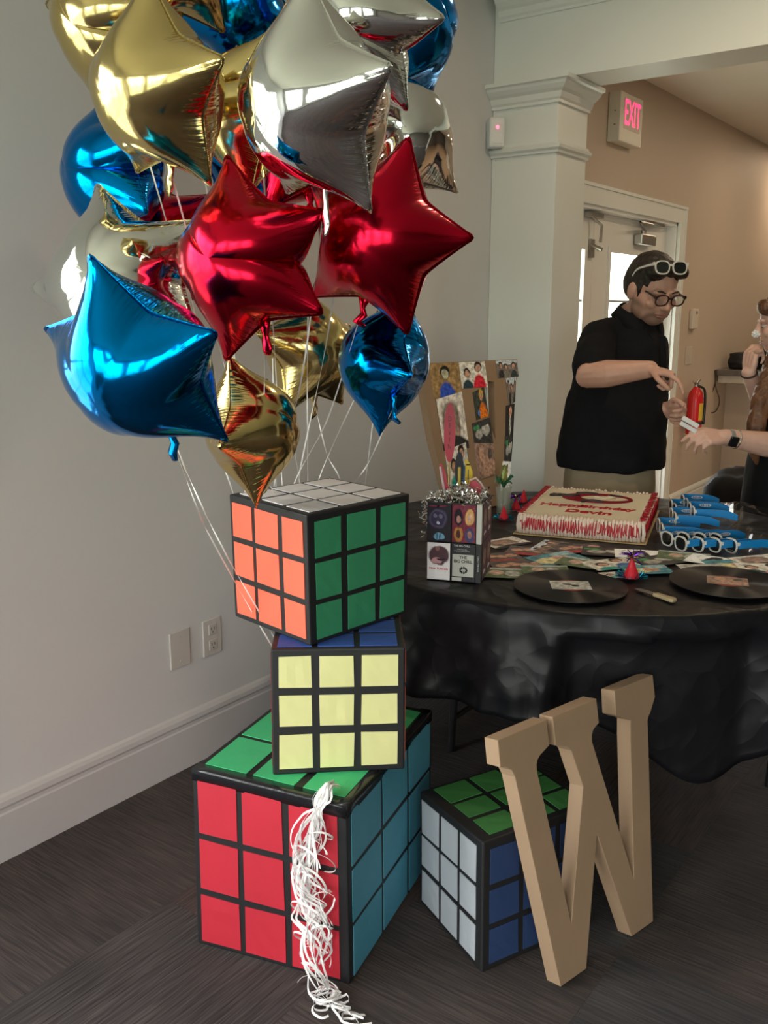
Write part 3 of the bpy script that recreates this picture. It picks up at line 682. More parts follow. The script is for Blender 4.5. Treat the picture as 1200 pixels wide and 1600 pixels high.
# ================================================================ party table
TC = Vector((-1.217, 2.747, 0)); TR, TZ = .80, .742
tb = empty('round_table', TC, 'round folding banquet table hidden under the black plastic cloth', 'table')
M_lam = mat('table laminate', (.30, .22, .15, 1), .5)
bm = bmesh.new(); lathe(bm, [(.001, .705), (.78, .705), (.79, .71), (.79, .732), (.78, .737), (.001, .7371)], Matrix.Translation(TC), 64); fin('tabletop', bm, M_lam, tb)
M_gm = mat('grey steel tube', (.03, .03, .033, 1), .5)
for s in (-1, 1):
    bm = bmesh.new()
    for q in (-1, 1):
        tube(bm, [(TC.x+s*.30, TC.y+q*.26, .703), (TC.x+s*.32, TC.y+q*.28, .0)], .013, 10)
    tube(bm, [(TC.x+s*.316, TC.y-.276, .12), (TC.x+s*.316, TC.y+.276, .12)], .010, 8)
    fin('leg', bm, M_gm, tb)
def plastic_mat():
    m = mat('black plastic sheet', (.008, .008, .0105, 1), .40, spec=.26, var=(3, .1)); nt = m.node_tree; b = nt.nodes['Principled BSDF']
    t = nt.nodes.new('ShaderNodeTexCoord'); n = nt.nodes.new('ShaderNodeTexVoronoi'); n.feature = 'F1'; n.inputs['Scale'].default_value = 5
    n2 = nt.nodes.new('ShaderNodeTexNoise'); n2.inputs['Scale'].default_value = 3; n2.inputs['Detail'].default_value = 3; n2.inputs['Roughness'].default_value = .5
    dis = nt.nodes.new('ShaderNodeVectorMath'); dis.operation = 'ADD'; sc_ = nt.nodes.new('ShaderNodeVectorMath'); sc_.operation = 'SCALE'; sc_.inputs['Scale'].default_value = .22
    nt.links.new(t.outputs['Object'], n2.inputs[0]); nt.links.new(n2.outputs['Color'], sc_.inputs[0]); nt.links.new(sc_.outputs[0], dis.inputs[0]); nt.links.new(t.outputs['Object'], dis.inputs[1]); nt.links.new(dis.outputs[0], n.inputs[0])
    ad = nt.nodes.new('ShaderNodeMath'); ad.operation = 'MULTIPLY_ADD'; n4 = nt.nodes.new('ShaderNodeTexNoise'); n4.inputs['Scale'].default_value = 3.6; n4.inputs['Detail'].default_value = 1.5; nt.links.new(t.outputs['Object'], n4.inputs[0])
    sb = nt.nodes.new('ShaderNodeMath'); sb.operation = 'SUBTRACT'; sb.inputs[1].default_value = .5; nt.links.new(n4.outputs[0], sb.inputs[0]); ab = nt.nodes.new('ShaderNodeMath'); ab.operation = 'ABSOLUTE'; nt.links.new(sb.outputs[0], ab.inputs[0])
    n6 = nt.nodes.new('ShaderNodeTexNoise'); n6.inputs['Scale'].default_value = 7; n6.inputs['Detail'].default_value = 1; nt.links.new(dis.outputs[0], n6.inputs[0])
    s6 = nt.nodes.new('ShaderNodeMath'); s6.operation = 'SUBTRACT'; s6.inputs[1].default_value = .5; nt.links.new(n6.outputs[0], s6.inputs[0]); a6 = nt.nodes.new('ShaderNodeMath'); a6.operation = 'ABSOLUTE'; nt.links.new(s6.outputs[0], a6.inputs[0])
    m6 = nt.nodes.new('ShaderNodeMath'); m6.operation = 'MULTIPLY_ADD'; nt.links.new(a6.outputs[0], m6.inputs[0]); m6.inputs[1].default_value = -1.1
    nt.links.new(ab.outputs[0], ad.inputs[0]); ad.inputs[1].default_value = -2.6; nt.links.new(n.outputs['Distance'], ad.inputs[2]); nt.links.new(ad.outputs[0], m6.inputs[2])
    u = nt.nodes.new('ShaderNodeBump'); u.inputs['Strength'].default_value = .45; u.inputs['Distance'].default_value = .03
    nt.links.new(m6.outputs[0], u.inputs['Height']); nt.links.new(u.outputs[0], b.inputs['Normal']); return m
M_plastic = plastic_mat()
from mathutils import noise as mnoise
NA_ = 288; V = []; F = []
radii = [0, .2, .4, .55, .66, .74, .785]
def nz(x, y, z): return mnoise.noise(Vector((x, y, z)))
V.append((TC.x, TC.y, TZ))
cols = []
for j in range(NA_):
    ph = 2*math.pi*j/NA_; c, s = math.cos(ph), math.sin(ph); col = []
    for r in radii[1:]: col.append((TC.x+r*c, TC.y+r*s, TZ+.0008*nz(r*c*6, r*s*6, 0)))
    for a in (20, 50, 80): col.append((TC.x+(.788+.012*math.sin(math.radians(a)))*c, TC.y+(.788+.012*math.sin(math.radians(a)))*s, TZ-.012*(1-math.cos(math.radians(a)))))
    corner = (0.5+0.5*math.cos(4*(ph-math.radians(-40))))**4
    drop = .265+.03*nz(c*2, s*2, 3)+.20*corner
    K = 22
    for k in range(1, K+1):
        t = k/K; dz = drop*t
        w1 = math.sin(ph*14+2.2*nz(c*2.5, s*2.5, 1)*3); w2 = nz(c*5+7, s*5, dz*2.0)
        amp = (.006+.066*t**.8)*(.35+.65*abs(nz(c*3, s*3, 9))*2)
        crease = (.020*(1-2.2*abs(nz(c*6+3, s*6, dz*5+4)))+.010*(1-2.2*abs(nz(c*13, s*13, dz*11+1))))*min(1, t*2.5)
        rad = .8015+max(0, amp*(.55+.45*w1)+.022*t*w2)+crease*.6+.006*t+corner*.05*t*t
        dl = abs(ph-2*math.pi-math.radians(-50)); cap = .772 + max(0, (dl-math.radians(17)))*.9
        if dz > .05: rad = min(rad, cap+max(0, .09-dz)*.4)
        V_ = (TC.x+max(rad, .80 if dl > .6 else .76)*c, TC.y+max(rad, .80 if dl > .6 else .76)*s, TZ-.012-dz); col.append(V_)
    cols.append(col)
m_ = len(cols[0])
for col in cols: V += col
ix = lambda j, k: 1+(j % NA_)*m_+k
for j in range(NA_):
    F.append((0, ix(j, 0), ix(j+1, 0)))
    for k in range(m_-1): F.append((ix(j, k), ix(j, k+1), ix(j+1, k+1), ix(j+1, k)))
cloth = raw('tablecloth', V, F, M_plastic, smooth=True)
tag(cloth, 'black plastic tablecloth hanging in folds over the round table', 'tablecloth')
sm = cloth.modifiers.new('sheet', 'SOLIDIFY'); sm.thickness = .0008; sm.offset = -1
TOP = TZ+.0012

# ---------------------------------------------------------------- flat print made in nodes
def print_mat(name, bg, blobs, rough=.5, nscale=3.0, namt=.35, spec=.25):
    """blobs: (cx, cy, rx, ry, colour) ellipses painted in order over a mottled ground; coordinates 0..1 on the card"""
    m = bpy.data.materials.new(name); m.use_nodes = True; nt = m.node_tree; b = nt.nodes['Principled BSDF']; b.inputs['Roughness'].default_value = rough; b.inputs['Specular IOR Level'].default_value = spec
    uv = nt.nodes.new('ShaderNodeUVMap'); uv.uv_map = 'UVMap'
    n = nt.nodes.new('ShaderNodeTexNoise'); n.inputs['Scale'].default_value = nscale; n.inputs['Detail'].default_value = 5; nt.links.new(uv.outputs[0], n.inputs[0])
    wr = nt.nodes.new('ShaderNodeVectorMath'); wr.operation = 'MULTIPLY_ADD'; nt.links.new(n.outputs['Color'], wr.inputs[0]); wr.inputs[1].default_value = (.14, .14, 0); nt.links.new(uv.outputs[0], wr.inputs[2])
    r = nt.nodes.new('ShaderNodeMapRange'); r.inputs[1].default_value = .3; r.inputs[2].default_value = .7; r.inputs[3].default_value = 1-namt; r.inputs[4].default_value = 1+namt; nt.links.new(n.outputs[0], r.inputs[0])
    x = nt.nodes.new('ShaderNodeVectorMath'); x.operation = 'SCALE'; x.inputs[0].default_value = [c*1.5 for c in bg[:3]]; nt.links.new(r.outputs[0], x.inputs['Scale']); cur = x.outputs[0]
    for (cx, cy, rx, ry, col) in blobs:
        s = nt.nodes.new('ShaderNodeVectorMath'); s.operation = 'SUBTRACT'; nt.links.new(wr.outputs[0], s.inputs[0]); s.inputs[1].default_value = (cx+.07, cy+.07, 0)
        mu = nt.nodes.new('ShaderNodeVectorMath'); mu.operation = 'MULTIPLY'; nt.links.new(s.outputs[0], mu.inputs[0]); mu.inputs[1].default_value = (1/rx, 1/ry, 0)
        l = nt.nodes.new('ShaderNodeVectorMath'); l.operation = 'LENGTH'; nt.links.new(mu.outputs[0], l.inputs[0])
        q = nt.nodes.new('ShaderNodeMapRange'); q.inputs[1].default_value = .88; q.inputs[2].default_value = 1.06; q.inputs[3].default_value = 1; q.inputs[4].default_value = 0; nt.links.new(l.outputs['Value'], q.inputs[0])
        mx = nt.nodes.new('ShaderNodeMix'); mx.data_type = 'RGBA'; nt.links.new(q.outputs[0], mx.inputs[0]); nt.links.new(cur, mx.inputs[6]); mx.inputs[7].default_value = col; cur = mx.outputs[2]
    n5 = nt.nodes.new('ShaderNodeTexNoise'); n5.inputs['Scale'].default_value = 9; n5.inputs['Detail'].default_value = 6; nt.links.new(uv.outputs[0], n5.inputs[0])
    r5 = nt.nodes.new('ShaderNodeMapRange'); r5.inputs[1].default_value = .32; r5.inputs[2].default_value = .68; r5.inputs[3].default_value = 1.3-namt*1.7; r5.inputs[4].default_value = 1.3+namt*1.6; r5.clamp = False; nt.links.new(n5.outputs[0], r5.inputs[0])
    x5 = nt.nodes.new('ShaderNodeVectorMath'); x5.operation = 'SCALE'; nt.links.new(cur, x5.inputs[0]); nt.links.new(r5.outputs[0], x5.inputs['Scale'])
    nt.links.new(x5.outputs[0], b.inputs['Base Color']); return m
SKIN_P = (.46, .27, .19, 1)
def person_blobs(cx, w, shirt, hair, skin=SKIN_P, top=.75):
    return [(cx, -.05, w*1.5, top-.22, shirt), (cx, top, w*.85, .20, hair), (cx, top-.05, w*.6, .15, skin)]
rp_ = random.Random(21)
def rc(lo=.02, hi=.6): return (rp_.uniform(lo, hi), rp_.uniform(lo, hi), rp_.uniform(lo, hi), 1)
PH = []
PH.append(print_mat('print blue shirt boy', (.22, .14, .06, 1), person_blobs(.5, .2, (.03, .08, .45, 1), (.01, .01, .01, 1), (.42, .42, .30, 1))))
PH.append(print_mat('print two people red', (.45, .44, .40, 1), person_blobs(.25, .15, (.02, .05, .07, 1), (.03, .02, .02, 1), top=.6)+person_blobs(.7, .17, (.6, .02, .04, 1), (.02, .01, .01, 1), top=.8)))
PH.append(print_mat('print crowd', (.12, .10, .09, 1), [(.5, .95, .6, .2, (.5, .55, .6, 1))]+person_blobs(.2, .1, (.03, .03, .03, 1), (.02, .02, .02, 1))+person_blobs(.45, .1, (.20, .18, .15, 1), (.02, .02, .02, 1), top=.65)+person_blobs(.8, .12, (.03, .05, .05, 1), (.02, .02, .02, 1), top=.7)))
PH.append(print_mat('print sepia pair', (.45, .42, .38, 1), [(.45, .5, .36, .42, (.20, .16, .13, 1)), (.42, .62, .2, .16, (.36, .2, .16, 1)), (.5, .32, .2, .16, (.40, .28, .22, 1)), (.5, .05, .6, .2, (.03, .03, .03, 1))]))
PH.append(print_mat('print orange jacket', (.03, .035, .03, 1), person_blobs(.65, .22, (.7, .18, .02, 1), (.6, .33, .03, 1), top=.8)+[(.25, .6, .13, .16, (.05, .07, .06, 1)), (.3, .2, .1, .1, (.1, .2, .5, 1))]))
PH.append(print_mat('print grey couple', (.03, .03, .03, 1), [(.3, .45, .2, .22, (.35, .34, .31, 1)), (.68, .6, .22, .26, (.42, .41, .38, 1)), (.65, .85, .3, .12, (.05, .05, .05, 1)), (.2, .75, .18, .12, (.06, .25, .10, 1))]))
PH.append(print_mat('print suit', (.02, .02, .02, 1), [(.5, .35, .14, .35, (.6, .6, .58, 1)), (.5, .3, .03, .3, (.02, .02, .03, 1)), (.5, .78, .17, .18, (.60, .33, .24, 1))]))
PH.append(print_mat('print two tots', (.42, .40, .36, 1), person_blobs(.3, .17, (.02, .30, .25, 1), (.03, .02, .02, 1), top=.55)+person_blobs(.72, .17, (.05, .13, .35, 1), (.02, .01, .01, 1), top=.8)))
PH.append(print_mat('print beach', (.05, .16, .20, 1), [(.3, .4, .3, .3, (.62, .55, .30, 1)), (.6, .5, .2, .25, (.5, .3, .22, 1)), (.8, .8, .3, .2, (.3, .45, .5, 1))]))
PH.append(print_mat('print group faces', (.07, .06, .06, 1), [(.2, .55, .12, .18, SKIN_P), (.42, .65, .12, .18, (.5, .27, .18, 1)), (.63, .55, .12, .18, SKIN_P), (.84, .62, .12, .18, (.45, .25, .18, 1)), (.4, .1, .5, .2, (.35, .05, .05, 1))]))
PH.append(print_mat('print monochrome dog', (.30, .30, .28, 1), [(.5, .5, .35, .38, (.46, .46, .43, 1)), (.42, .58, .13, .12, (.02, .02, .02, 1)), (.62, .42, .11, .12, (.02, .02, .02, 1))]))
PH.append(print_mat('print penguin', (.60, .62, .62, 1), [(.5, .45, .2, .38, (.02, .02, .02, 1)), (.5, .82, .12, .12, (.02, .02, .02, 1)), (.5, .4, .08, .22, (.5, .5, .5, 1))]))
PH.append(print_mat('print room', (.20, .13, .10, 1), [(.6, .3, .4, .3, (.42, .25, .18, 1)), (.3, .7, .15, .2, SKIN_P), (.75, .7, .12, .18, (.1, .08, .07, 1))]))
PH.append(print_mat('print garden', (.08, .11, .06, 1), [(.35, .5, .15, .25, (.5, .35, .28, 1)), (.65, .45, .15, .3, (.4, .4, .38, 1)), (.5, .95, .6, .15, (.4, .45, .42, 1))]))
M_cardback = mat('photo paper', (.58, .57, .54, 1), .4)
def card(name, c, u, v, w, h, th, m, parent=None, label=None, cat=None, group=None, backm=None, world=True):
    """thin card with a UV-mapped printed face; c centre of the back plane, u right, v up"""
    u = u.normalized(); v = v.normalized(); n = u.cross(v)
    loc = c if parent is None else Vector((0, 0, 0))
    bm = bmesh.new(); q = []
    for z in (0, th):
        for x, y in ((-.5, -.5), (.5, -.5), (.5, .5), (-.5, .5)): q.append(bm.verts.new(c-loc+u*w*x+v*h*y+n*z))
    uvl = bm.loops.layers.uv.new('UVMap')
    f = bm.faces.new(q[4:8]); f.material_index = 0
    for l, t in zip(f.loops, ((0, 0), (1, 0), (1, 1), (0, 1))): l[uvl].uv = t
    fb = bm.faces.new(q[0:4][::-1]); fb.material_index = 1
    for k in range(4):
        g = bm.faces.new((q[k], q[(k+1) % 4], q[4+(k+1) % 4], q[4+k])); g.material_index = 1
    me = bpy.data.meshes.new(name); bm.to_mesh(me); bm.free()
    o = link(name, me, [m, backm or M_cardback], parent, world=parent is not None)
    if parent is None: o.location = loc
    if cat: tag(o, label, cat, group)
    return o
placed = []
SC_PH = [  # px, py, angle deg, print, size, label
    (790, 848, 35, 3, 1, 'loose photo farthest left beside the cake board, white corner showing'),
    (830, 862, -20, 9, 1, 'loose photo of faces left of the cake front'),
    (776, 872, 15, 9, 1, 'brownish photo lying right beside the cassette box'),
    (862, 855, 60, 2, 1, 'dark crowd photo under the front edge of the cake'),
    (905, 858, 10, 9, 1, 'reddish group photo below the middle of the cake'),
    (948, 864, -15, 5, 1, 'dark grey photo below the right end of the cake front'),
    (812, 885, 8, 9, 1.1, 'photo of a face on grey blue ground, above the left record'),
    (870, 874, 30, 8, 1.1, 'bright beach photo with teal sea in the middle of the scatter'),
    (788, 897, -8, 13, 1, 'whitish photo at the scatter front edge next to the cassette box'),
    (912, 882, -30, 13, 1, 'dark green photo right of the beach photo'),
    (852, 893, -2, 13, .9, 'photo half under the left record top edge'),
    (955, 884, 20, 7, 1, 'pale photo with green and blue clothes left of the purple tinsel'),
    (1000, 868, -12, 11, 1, 'pale cream photo behind the red cone hat'),
    (1030, 878, 25, 5, 1, 'dark monochrome photo to the right of the red cone hat'),
    (1068, 872, -20, 13, 1, 'dark photo below the white sunglasses'),
    (1010, 893, 5, 8, .9, 'photo with blue toys touching the tinsel of the near cone hat'),
    (962, 902, 12, 7, .55, 'small white-edged photo left of the near cone hat'),
    (1115, 880, -35, 11, 1, 'whitish photo pointing at the right record'),
    (1150, 887, 5, 8, 1.1, 'pale blue photo behind the right record'),
    (1185, 880, 18, 3, 1, 'brown photo behind the right record near the frame edge'),
    (1195, 893, -5, 1, 1, 'photo with a white lower edge at the right record'),
    (1100, 893, 2, 10, .9, 'greyish photo between the two records'),
]
for (px, py, ang, pr, sc_, lab) in SC_PH:
    p = on_z(px, py, TOP); w_, h_ = .15*sc_, .10*sc_
    z = TOP
    for (q, zq) in placed:
        if (q-p).length < .155: z = max(z, zq+.0009)
    placed.append((p.copy(), z)); a = math.radians(ang)
    u = (RT*math.cos(a)+Vector((-RT.y, RT.x, 0))*math.sin(a)); v = Vector((0, 0, 1)).cross(u)
    card('photo_print', Vector((p.x, p.y, z)), u, v, w_, h_, .0005, PH[pr], None, lab, 'photo', 'loose photos on the black cloth')
# ---------------------------------------------------------------- records
M_vinyl = mat('record vinyl', (.012, .012, .013, 1), .42, spec=.3, var=0)
b = M_vinyl.node_tree.nodes['Principled BSDF']; b.inputs['Anisotropic'].default_value = .97; b.inputs['Anisotropic Rotation'].default_value = .25
tg = M_vinyl.node_tree.nodes.new('ShaderNodeTangent'); tg.direction_type = 'RADIAL'; tg.axis = 'Z'; M_vinyl.node_tree.links.new(tg.outputs[0], b.inputs['Tangent'])
def record(c, lab, pr, plab, ang):
    t = empty('vinyl_record', c, lab, 'record')
    bm = bmesh.new(); lathe(bm, [(.004, 0), (.1505, 0), (.151, .001), (.1505, .002), (.147, .0018), (.06, .0018), (.004, .0019)], None, 72)
    o = fin('disc', bm, M_vinyl, t, smooth=False, world=False); 
    bm = bmesh.new(); lathe(bm, [(.004, .0019), (.0495, .0019), (.05, .0023), (.004, .0023)], None, 40); fin('centre_label', bm, mat('record label', (.30, .04, .03, 1), .5), t, world=False)
    a = math.radians(ang); u = RT*math.cos(a)+Vector((-RT.y, RT.x, 0))*math.sin(a)
    card('photo_print', c+Vector((0, 0, .0026)), u, Vector((0, 0, 1)).cross(u), .105, .075, .0005, PH[pr], None, plab, 'photo', 'photos lying on the records')
R1 = (on_z(807, 922, TOP)+on_z(983, 922, TOP))/2
zt_ = lambda c: max([zq+.001 for (q, zq) in placed if (q-c).length < .24]+[TOP])
R1 = Vector((R1.x-.01, R1.y+.005, TOP)); R2 = on_z(1136, 915, TOP)
for R_ in (R1, R2): R_.z = zt_(R_)
record(R1, 'left black vinyl record at the table edge with a black and white photo', 10, 'black and white photo on the left record', -4)
record(R2, 'right black vinyl record at the table edge with a warm coloured photo', 12, 'warm coloured photo on the right record', -18)
# ---------------------------------------------------------------- the cake
CK = on_z(808, 834, TOP); cu_ = Vector((.962, .272, 0)).normalized(); cv_ = Vector((-cu_.y, cu_.x, 0)); CW, CD = .405, .52
MC = Matrix.Identity(4)
for i in range(3): MC[i][0] = cu_[i]; MC[i][1] = cv_[i]; MC[i][3] = CK[i]
M_icing = mat('cream icing', (.74, .66, .49, 1), .55, bump=(35, .3, .003)); M_redic = mat('red icing', (.50, .012, .03, 1), .35)
M_board = mat('gold cake board', (.45, .30, .14, 1), .5); M_icpink = mat('piped cream icing', (.80, .66, .56, 1), .5)
ck = empty('sheet_cake', CK, 'rectangular white sheet cake with red piped border and red lettering', 'cake')
boxo('cake_board', -.012, CW+.012, -.012, CD+.012, 0, .004, M_board, ck, MC, .001)
bm = bmesh.new(); box(bm, .012, CW-.012, .012, CD-.012, .004, .066, MC); o = fin('cake_body', bm, M_icing, ck); bevel(o, .008, 3)
rk = random.Random(3)
bm = bmesh.new(); per = []
def edge_pts(step):
    out = []
    x = .012
    while x < CW-.010: out.append((x, .010, 0, -1)); x += step
    y = .012
    while y < CD-.010: out.append((CW-.010, y, 1, 0)); y += step
    x = CW-.012
    while x > .010: out.append((x, CD-.010, 0, 1)); x -= step
    y = CD-.012
    while y > .010: out.append((.010, y, -1, 0)); y -= step
    return out
for (x, y, nx, ny) in edge_pts(.0115):   # the ruffled side piping
    o_ = .004; hgt = rk.uniform(.058, .066)
    pts = [(x+nx*(o_+.004), y+ny*(o_+.004), .006), (x+nx*(o_+.007), y+ny*(o_+.007), .03), (x+nx*(o_+.003), y+ny*(o_+.003), hgt), (x-nx*.010, y-ny*.010, hgt+.006)]
    tube(bm, [MC @ Vector(p) for p in pts], [.0072, .0068, .0066, .004], 6)
fin('piped_border', bm, M_icpink, ck, smooth=True)
bm = bmesh.new()
for side, k in ((0, 46), (1, 34), (2, 40), (3, 34)):   # red strings looped over the border
    pts = []
    for i in range(k*4):
        t = i/(k*4-1); zz = .040+.024*math.sin(i*math.pi/2*1.02+rk.uniform(-.4, .4))+rk.uniform(-.004, .004)
        up_ = max(0, (zz-.058))*1.4; j = rk.uniform(-.0018, .0018)
        if side == 0: q = (.012+t*(CW-.024)+j, -.0065+up_*1.1, zz)
        elif side == 1: q = (CW+.0065-up_*1.1, .012+t*(CD-.024)+j, zz)
        elif side == 2: q = (CW-.012-t*(CW-.024)+j, CD+.0065-up_*1.1, zz)
        else: q = (-.0065+up_*1.1, CD-.012-t*(CD-.024)+j, zz)
        pts.append(MC @ Vector(q))
    tube(bm, pts, .0019, 5)
    pts = []
    for i in range(k*3):
        t = i/(k*3-1); q2 = .014+.012*math.sin(i*math.pi/1.5); zz = .072+rk.uniform(-.001, .002)
        if side == 0: q = (.012+t*(CW-.024), q2-.008, zz)
        elif side == 1: q = (CW-q2+.008, .012+t*(CD-.024), zz)
        elif side == 2: q = (CW-.012-t*(CW-.024), CD-q2+.008, zz)
        else: q = (q2-.008, CD-.012-t*(CD-.024), zz)
        pts.append(MC @ Vector(q))
    if side in (1, 3): tube(bm, pts, .0017, 5)
fin('red_drizzle', bm, M_redic, ck, smooth=True)
def TM(x, y, z, rot=0.0): return MC @ Matrix.Translation((x, y, z)) @ Matrix.Rotation(rot, 4, 'Z')
for wd, x_, y_, r_, s_ in (('Happy', .110, .205, .05, .058), ('Birthday', .265, .200, -.03, .055), ('Devin', .215, .115, -.04, .066)):
    text_mesh('icing_lettering', wd, s_, TM(x_, y_, .0665, r_), M_redic, ck, .0012, bold=.0016)
# the red crescent emblem with a black figure
out = [(.21+.125*math.cos(a), .36+.085*math.sin(a)) for a in [2*math.pi*k/40 for k in range(40)]]
inn = [(.235+.085*math.cos(a), .365+.048*math.sin(a)) for a in [2*math.pi*k/40 for k in range(40)]]
bm = bmesh.new(); A_ = [bm.verts.new(MC @ Vector((x, y, .0664))) for x, y in out]; B2 = [bm.verts.new(MC @ Vector((x, y, .0664))) for x, y in inn]
A2 = [bm.verts.new(MC @ Vector((x, y, .069))) for x, y in out]; B3 = [bm.verts.new(MC @ Vector((x, y, .069))) for x, y in inn]
for k in range(40):
    j = (k+1) % 40
    bm.faces.new((A2[k], A2[j], B3[j], B3[k])); bm.faces.new((A_[k], A_[j], A2[j], A2[k])); bm.faces.new((B_[k] if False else B2[j], B2[k], B3[k], B3[j]))
fin('icing_emblem', bm, mat('dark red icing', (.26, .006, .02, 1), .35), ck)
for pth, r_ in (([(.045, .352), (.075, .368), (.11, .360), (.14, .378)], .006), ([(.05, .372), (.075, .362)], .005), ([(.17, .275), (.20, .300), (.235, .285)], .006), ([(.13, .42), (.17, .432), (.20, .425)], .005), ([(.25, .42), (.29, .405)], .004)):
    bm = bmesh.new(); tube(bm, [MC @ Vector((x, y, .070)) for x, y in pth], r_, 6, round_ends=True); fin('black_icing', bm, mat('black icing', (.02, .012, .012, 1), .4), ck, smooth=True)
bm = bmesh.new(); tube(bm, [MC @ Vector((x, y, .069)) for x, y in ((.20, .372), (.235, .352), (.27, .380), (.245, .392))], .004, 6, round_ends=True); fin('white_icing', bm, M_icing, ck, smooth=True)
# ---------------------------------------------------------------- little cone hats with tinsel
def cone_hat(p, h, lab, tip=True, seed=0):
    r = random.Random(seed); t = empty('cone_hat', p, lab, 'party hat')
    bm = bmesh.new(); lathe(bm, [(h*.40, .002), (h*.20, h*.5), (h*.03, h), (.001, h*1.005)], Matrix.Translation(p), 18); fin('cone', bm, mat('red glossy card', (.68, .02, .04, 1), .2), t)
    bm = bmesh.new()
    for k in range(110):
        a = r.uniform(0, 6.283); c = p+Vector((math.cos(a), math.sin(a), 0))*h*.42+Vector((0, 0, .004)); d = Vector((math.cos(a)+r.uniform(-.8, .8), math.sin(a)+r.uniform(-.8, .8), r.uniform(.02, .9))).normalized()
        strip(bm, [c, c+d*h*.2, c+d*h*.36+Vector((0, 0, -.001))], .0014, .0003, tw0=r.uniform(0, 3))
    o = fin('tinsel_brim', bm, mat('teal tinsel', (.01, .26, .40, 1), .25, .9), t); o['kind'] = 'stuff'
    if tip:
        for nm, cc in (('purple tinsel', (.16, .03, .45, 1)), ('gold tinsel', (.75, .48, .12, 1))):
            bm = bmesh.new()
            for k in range(26):
                d = Vector((r.uniform(-1, 1), r.uniform(-1, 1), r.uniform(-.1, .7))).normalized(); c = p+Vector((0, 0, h*.98)); L2 = h*(.62 if nm[0] == 'p' else .25)
                strip(bm, [c, c+d*L2*.5, c+d*L2+Vector((0, 0, -L2*.2))], .0028, .0003, tw0=r.uniform(0, 3))
            o = fin('tinsel_tuft', bm, mat(nm, cc, .25, .9), t); o['kind'] = 'stuff'
zc_ = zt_(on_z(986, 905, TOP))
cone_hat(on_z(986, 905, TOP)+Vector((0, 0, .0045)), .060, 'small red cone hat with teal tinsel brim nearest the table edge', seed=1)
cone_hat(on_z(787, 812, TOP), .05, 'small red cone hat between the cassette box and the cake, nearest of three', tip=False, seed=2)
cone_hat(on_z(806, 797, TOP), .05, 'small red cone hat beside the cake corner, middle of three', seed=3)
cone_hat(on_z(818, 785, TOP), .05, 'small red cone hat by the cake, farthest of three', tip=False, seed=4)
# ---------------------------------------------------------------- cake knife
kn = empty('cake_knife', on_z(1022, 930, TOP), 'long cake knife with tan handle near the table edge', 'knife')
a_, b_ = on_z(991, 920, TOP+.004), on_z(1053, 940, TOP+.006); d_ = (b_-a_).normalized(); s_ = Vector((-d_.y, d_.x, 0)); Lk = (b_-a_).length
MK = Matrix.Identity(4)
for i in range(3): MK[i][0] = d_[i]; MK[i][1] = s_[i]; MK[i][3] = a_[i]
bm = bmesh.new(); prism(bm, [(0, 0), (.01, .012), (.03, .015), (Lk*.55, .015), (Lk*.55, -.004), (.02, -.006)], .0016, MK); fin('blade', bm, M_steel, kn)
bm = bmesh.new(); prism(bm, [(Lk*.5, -.005), (Lk*.52, .013), (Lk*.7, .012), (Lk*.95, .016), (Lk, .010), (Lk, -.004), (Lk*.93, -.008), (Lk*.7, -.004)], .010, MK @ Matrix.Translation((0, 0, -.003))); bevel(fin('handle', bm, mat('tan handle', (.42, .33, .19, 1), .35), kn), .003)
# ---------------------------------------------------------------- the box made of cassette cases
CB = on_z(666, 905, TOP); ub = Vector((.142, .052, 0)).normalized(); vb = Vector((-ub.y, ub.x, 0)); BW, BH = .152, .218
cb = empty('cassette_box', CB, 'clear box built of music cassette cases, full of tinsel and paper picks', 'box')
M_case = mat('clear case plastic', (.55, .56, .57, 1), .12, alpha=1, trans=.75, var=0); M_casebk = mat('dark cassette', (.02, .02, .022, 1), .35)
PC = [print_mat('cover planet', (.020, .016, .022, 1), [(.45, .60, .40, .27, (.10, .08, .15, 1)), (.45, .60, .33, .22, (.045, .035, .08, 1)), (.33, .68, .09, .06, (.16, .14, .2, 1)), (.57, .68, .09, .06, (.16, .14, .2, 1)), (.45, .48, .08, .05, (.55, .55, .6, 1)), (.45, .94, .4, .012, (.35, .03, .06, 1)), (.5, .12, .25, .10, (.16, .36, .52, 1)), (.42, .12, .03, .10, (.04, .08, .14, 1)), (.55, .12, .03, .10, (.04, .08, .14, 1))], namt=.1),
      print_mat('cover four faces', (.13, .02, .035, 1), [(.27, .68, .2, .23, (.02, .012, .02, 1)), (.27, .62, .1, .1, (.45, .22, .18, 1)), (.75, .68, .2, .22, (.60, .34, .12, 1)), (.75, .66, .1, .1, (.6, .36, .28, 1)), (.27, .2, .2, .2, (.45, .2, .05, 1)), (.27, .22, .1, .11, (.08, .03, .03, 1)), (.75, .2, .2, .2, (.05, .06, .16, 1)), (.75, .22, .1, .1, (.35, .16, .12, 1))], namt=.2),
      print_mat('cover dancer', (.62, .58, .60, 1), [(.5, .66, .46, .28, (.10, .05, .06, 1)), (.45, .86, .1, .07, (.25, .12, .12, 1)), (.42, .52, .25, .09, (.55, .30, .32, 1)), (.6, .56, .22, .03, (.03, .02, .03, 1))], namt=.08),
      print_mat('cover black and white', (.025, .025, .028, 1), [], namt=.1),
      print_mat('cover plain dark', (.06, .03, .05, 1), [(.5, .6, .35, .25, (.25, .18, .15, 1)), (.5, .2, .3, .05, (.5, .5, .5, 1))], namt=.3)]
M_ink = mat('white ink', (.6, .6, .6, 1), .5, var=0); M_inkb = mat('black ink', (.02, .02, .02, 1), .5, var=0); M_inkr = mat('red ink', (.55, .03, .05, 1), .5, var=0); M_wcard = mat('white card', (.66, .65, .60, 1), .5)
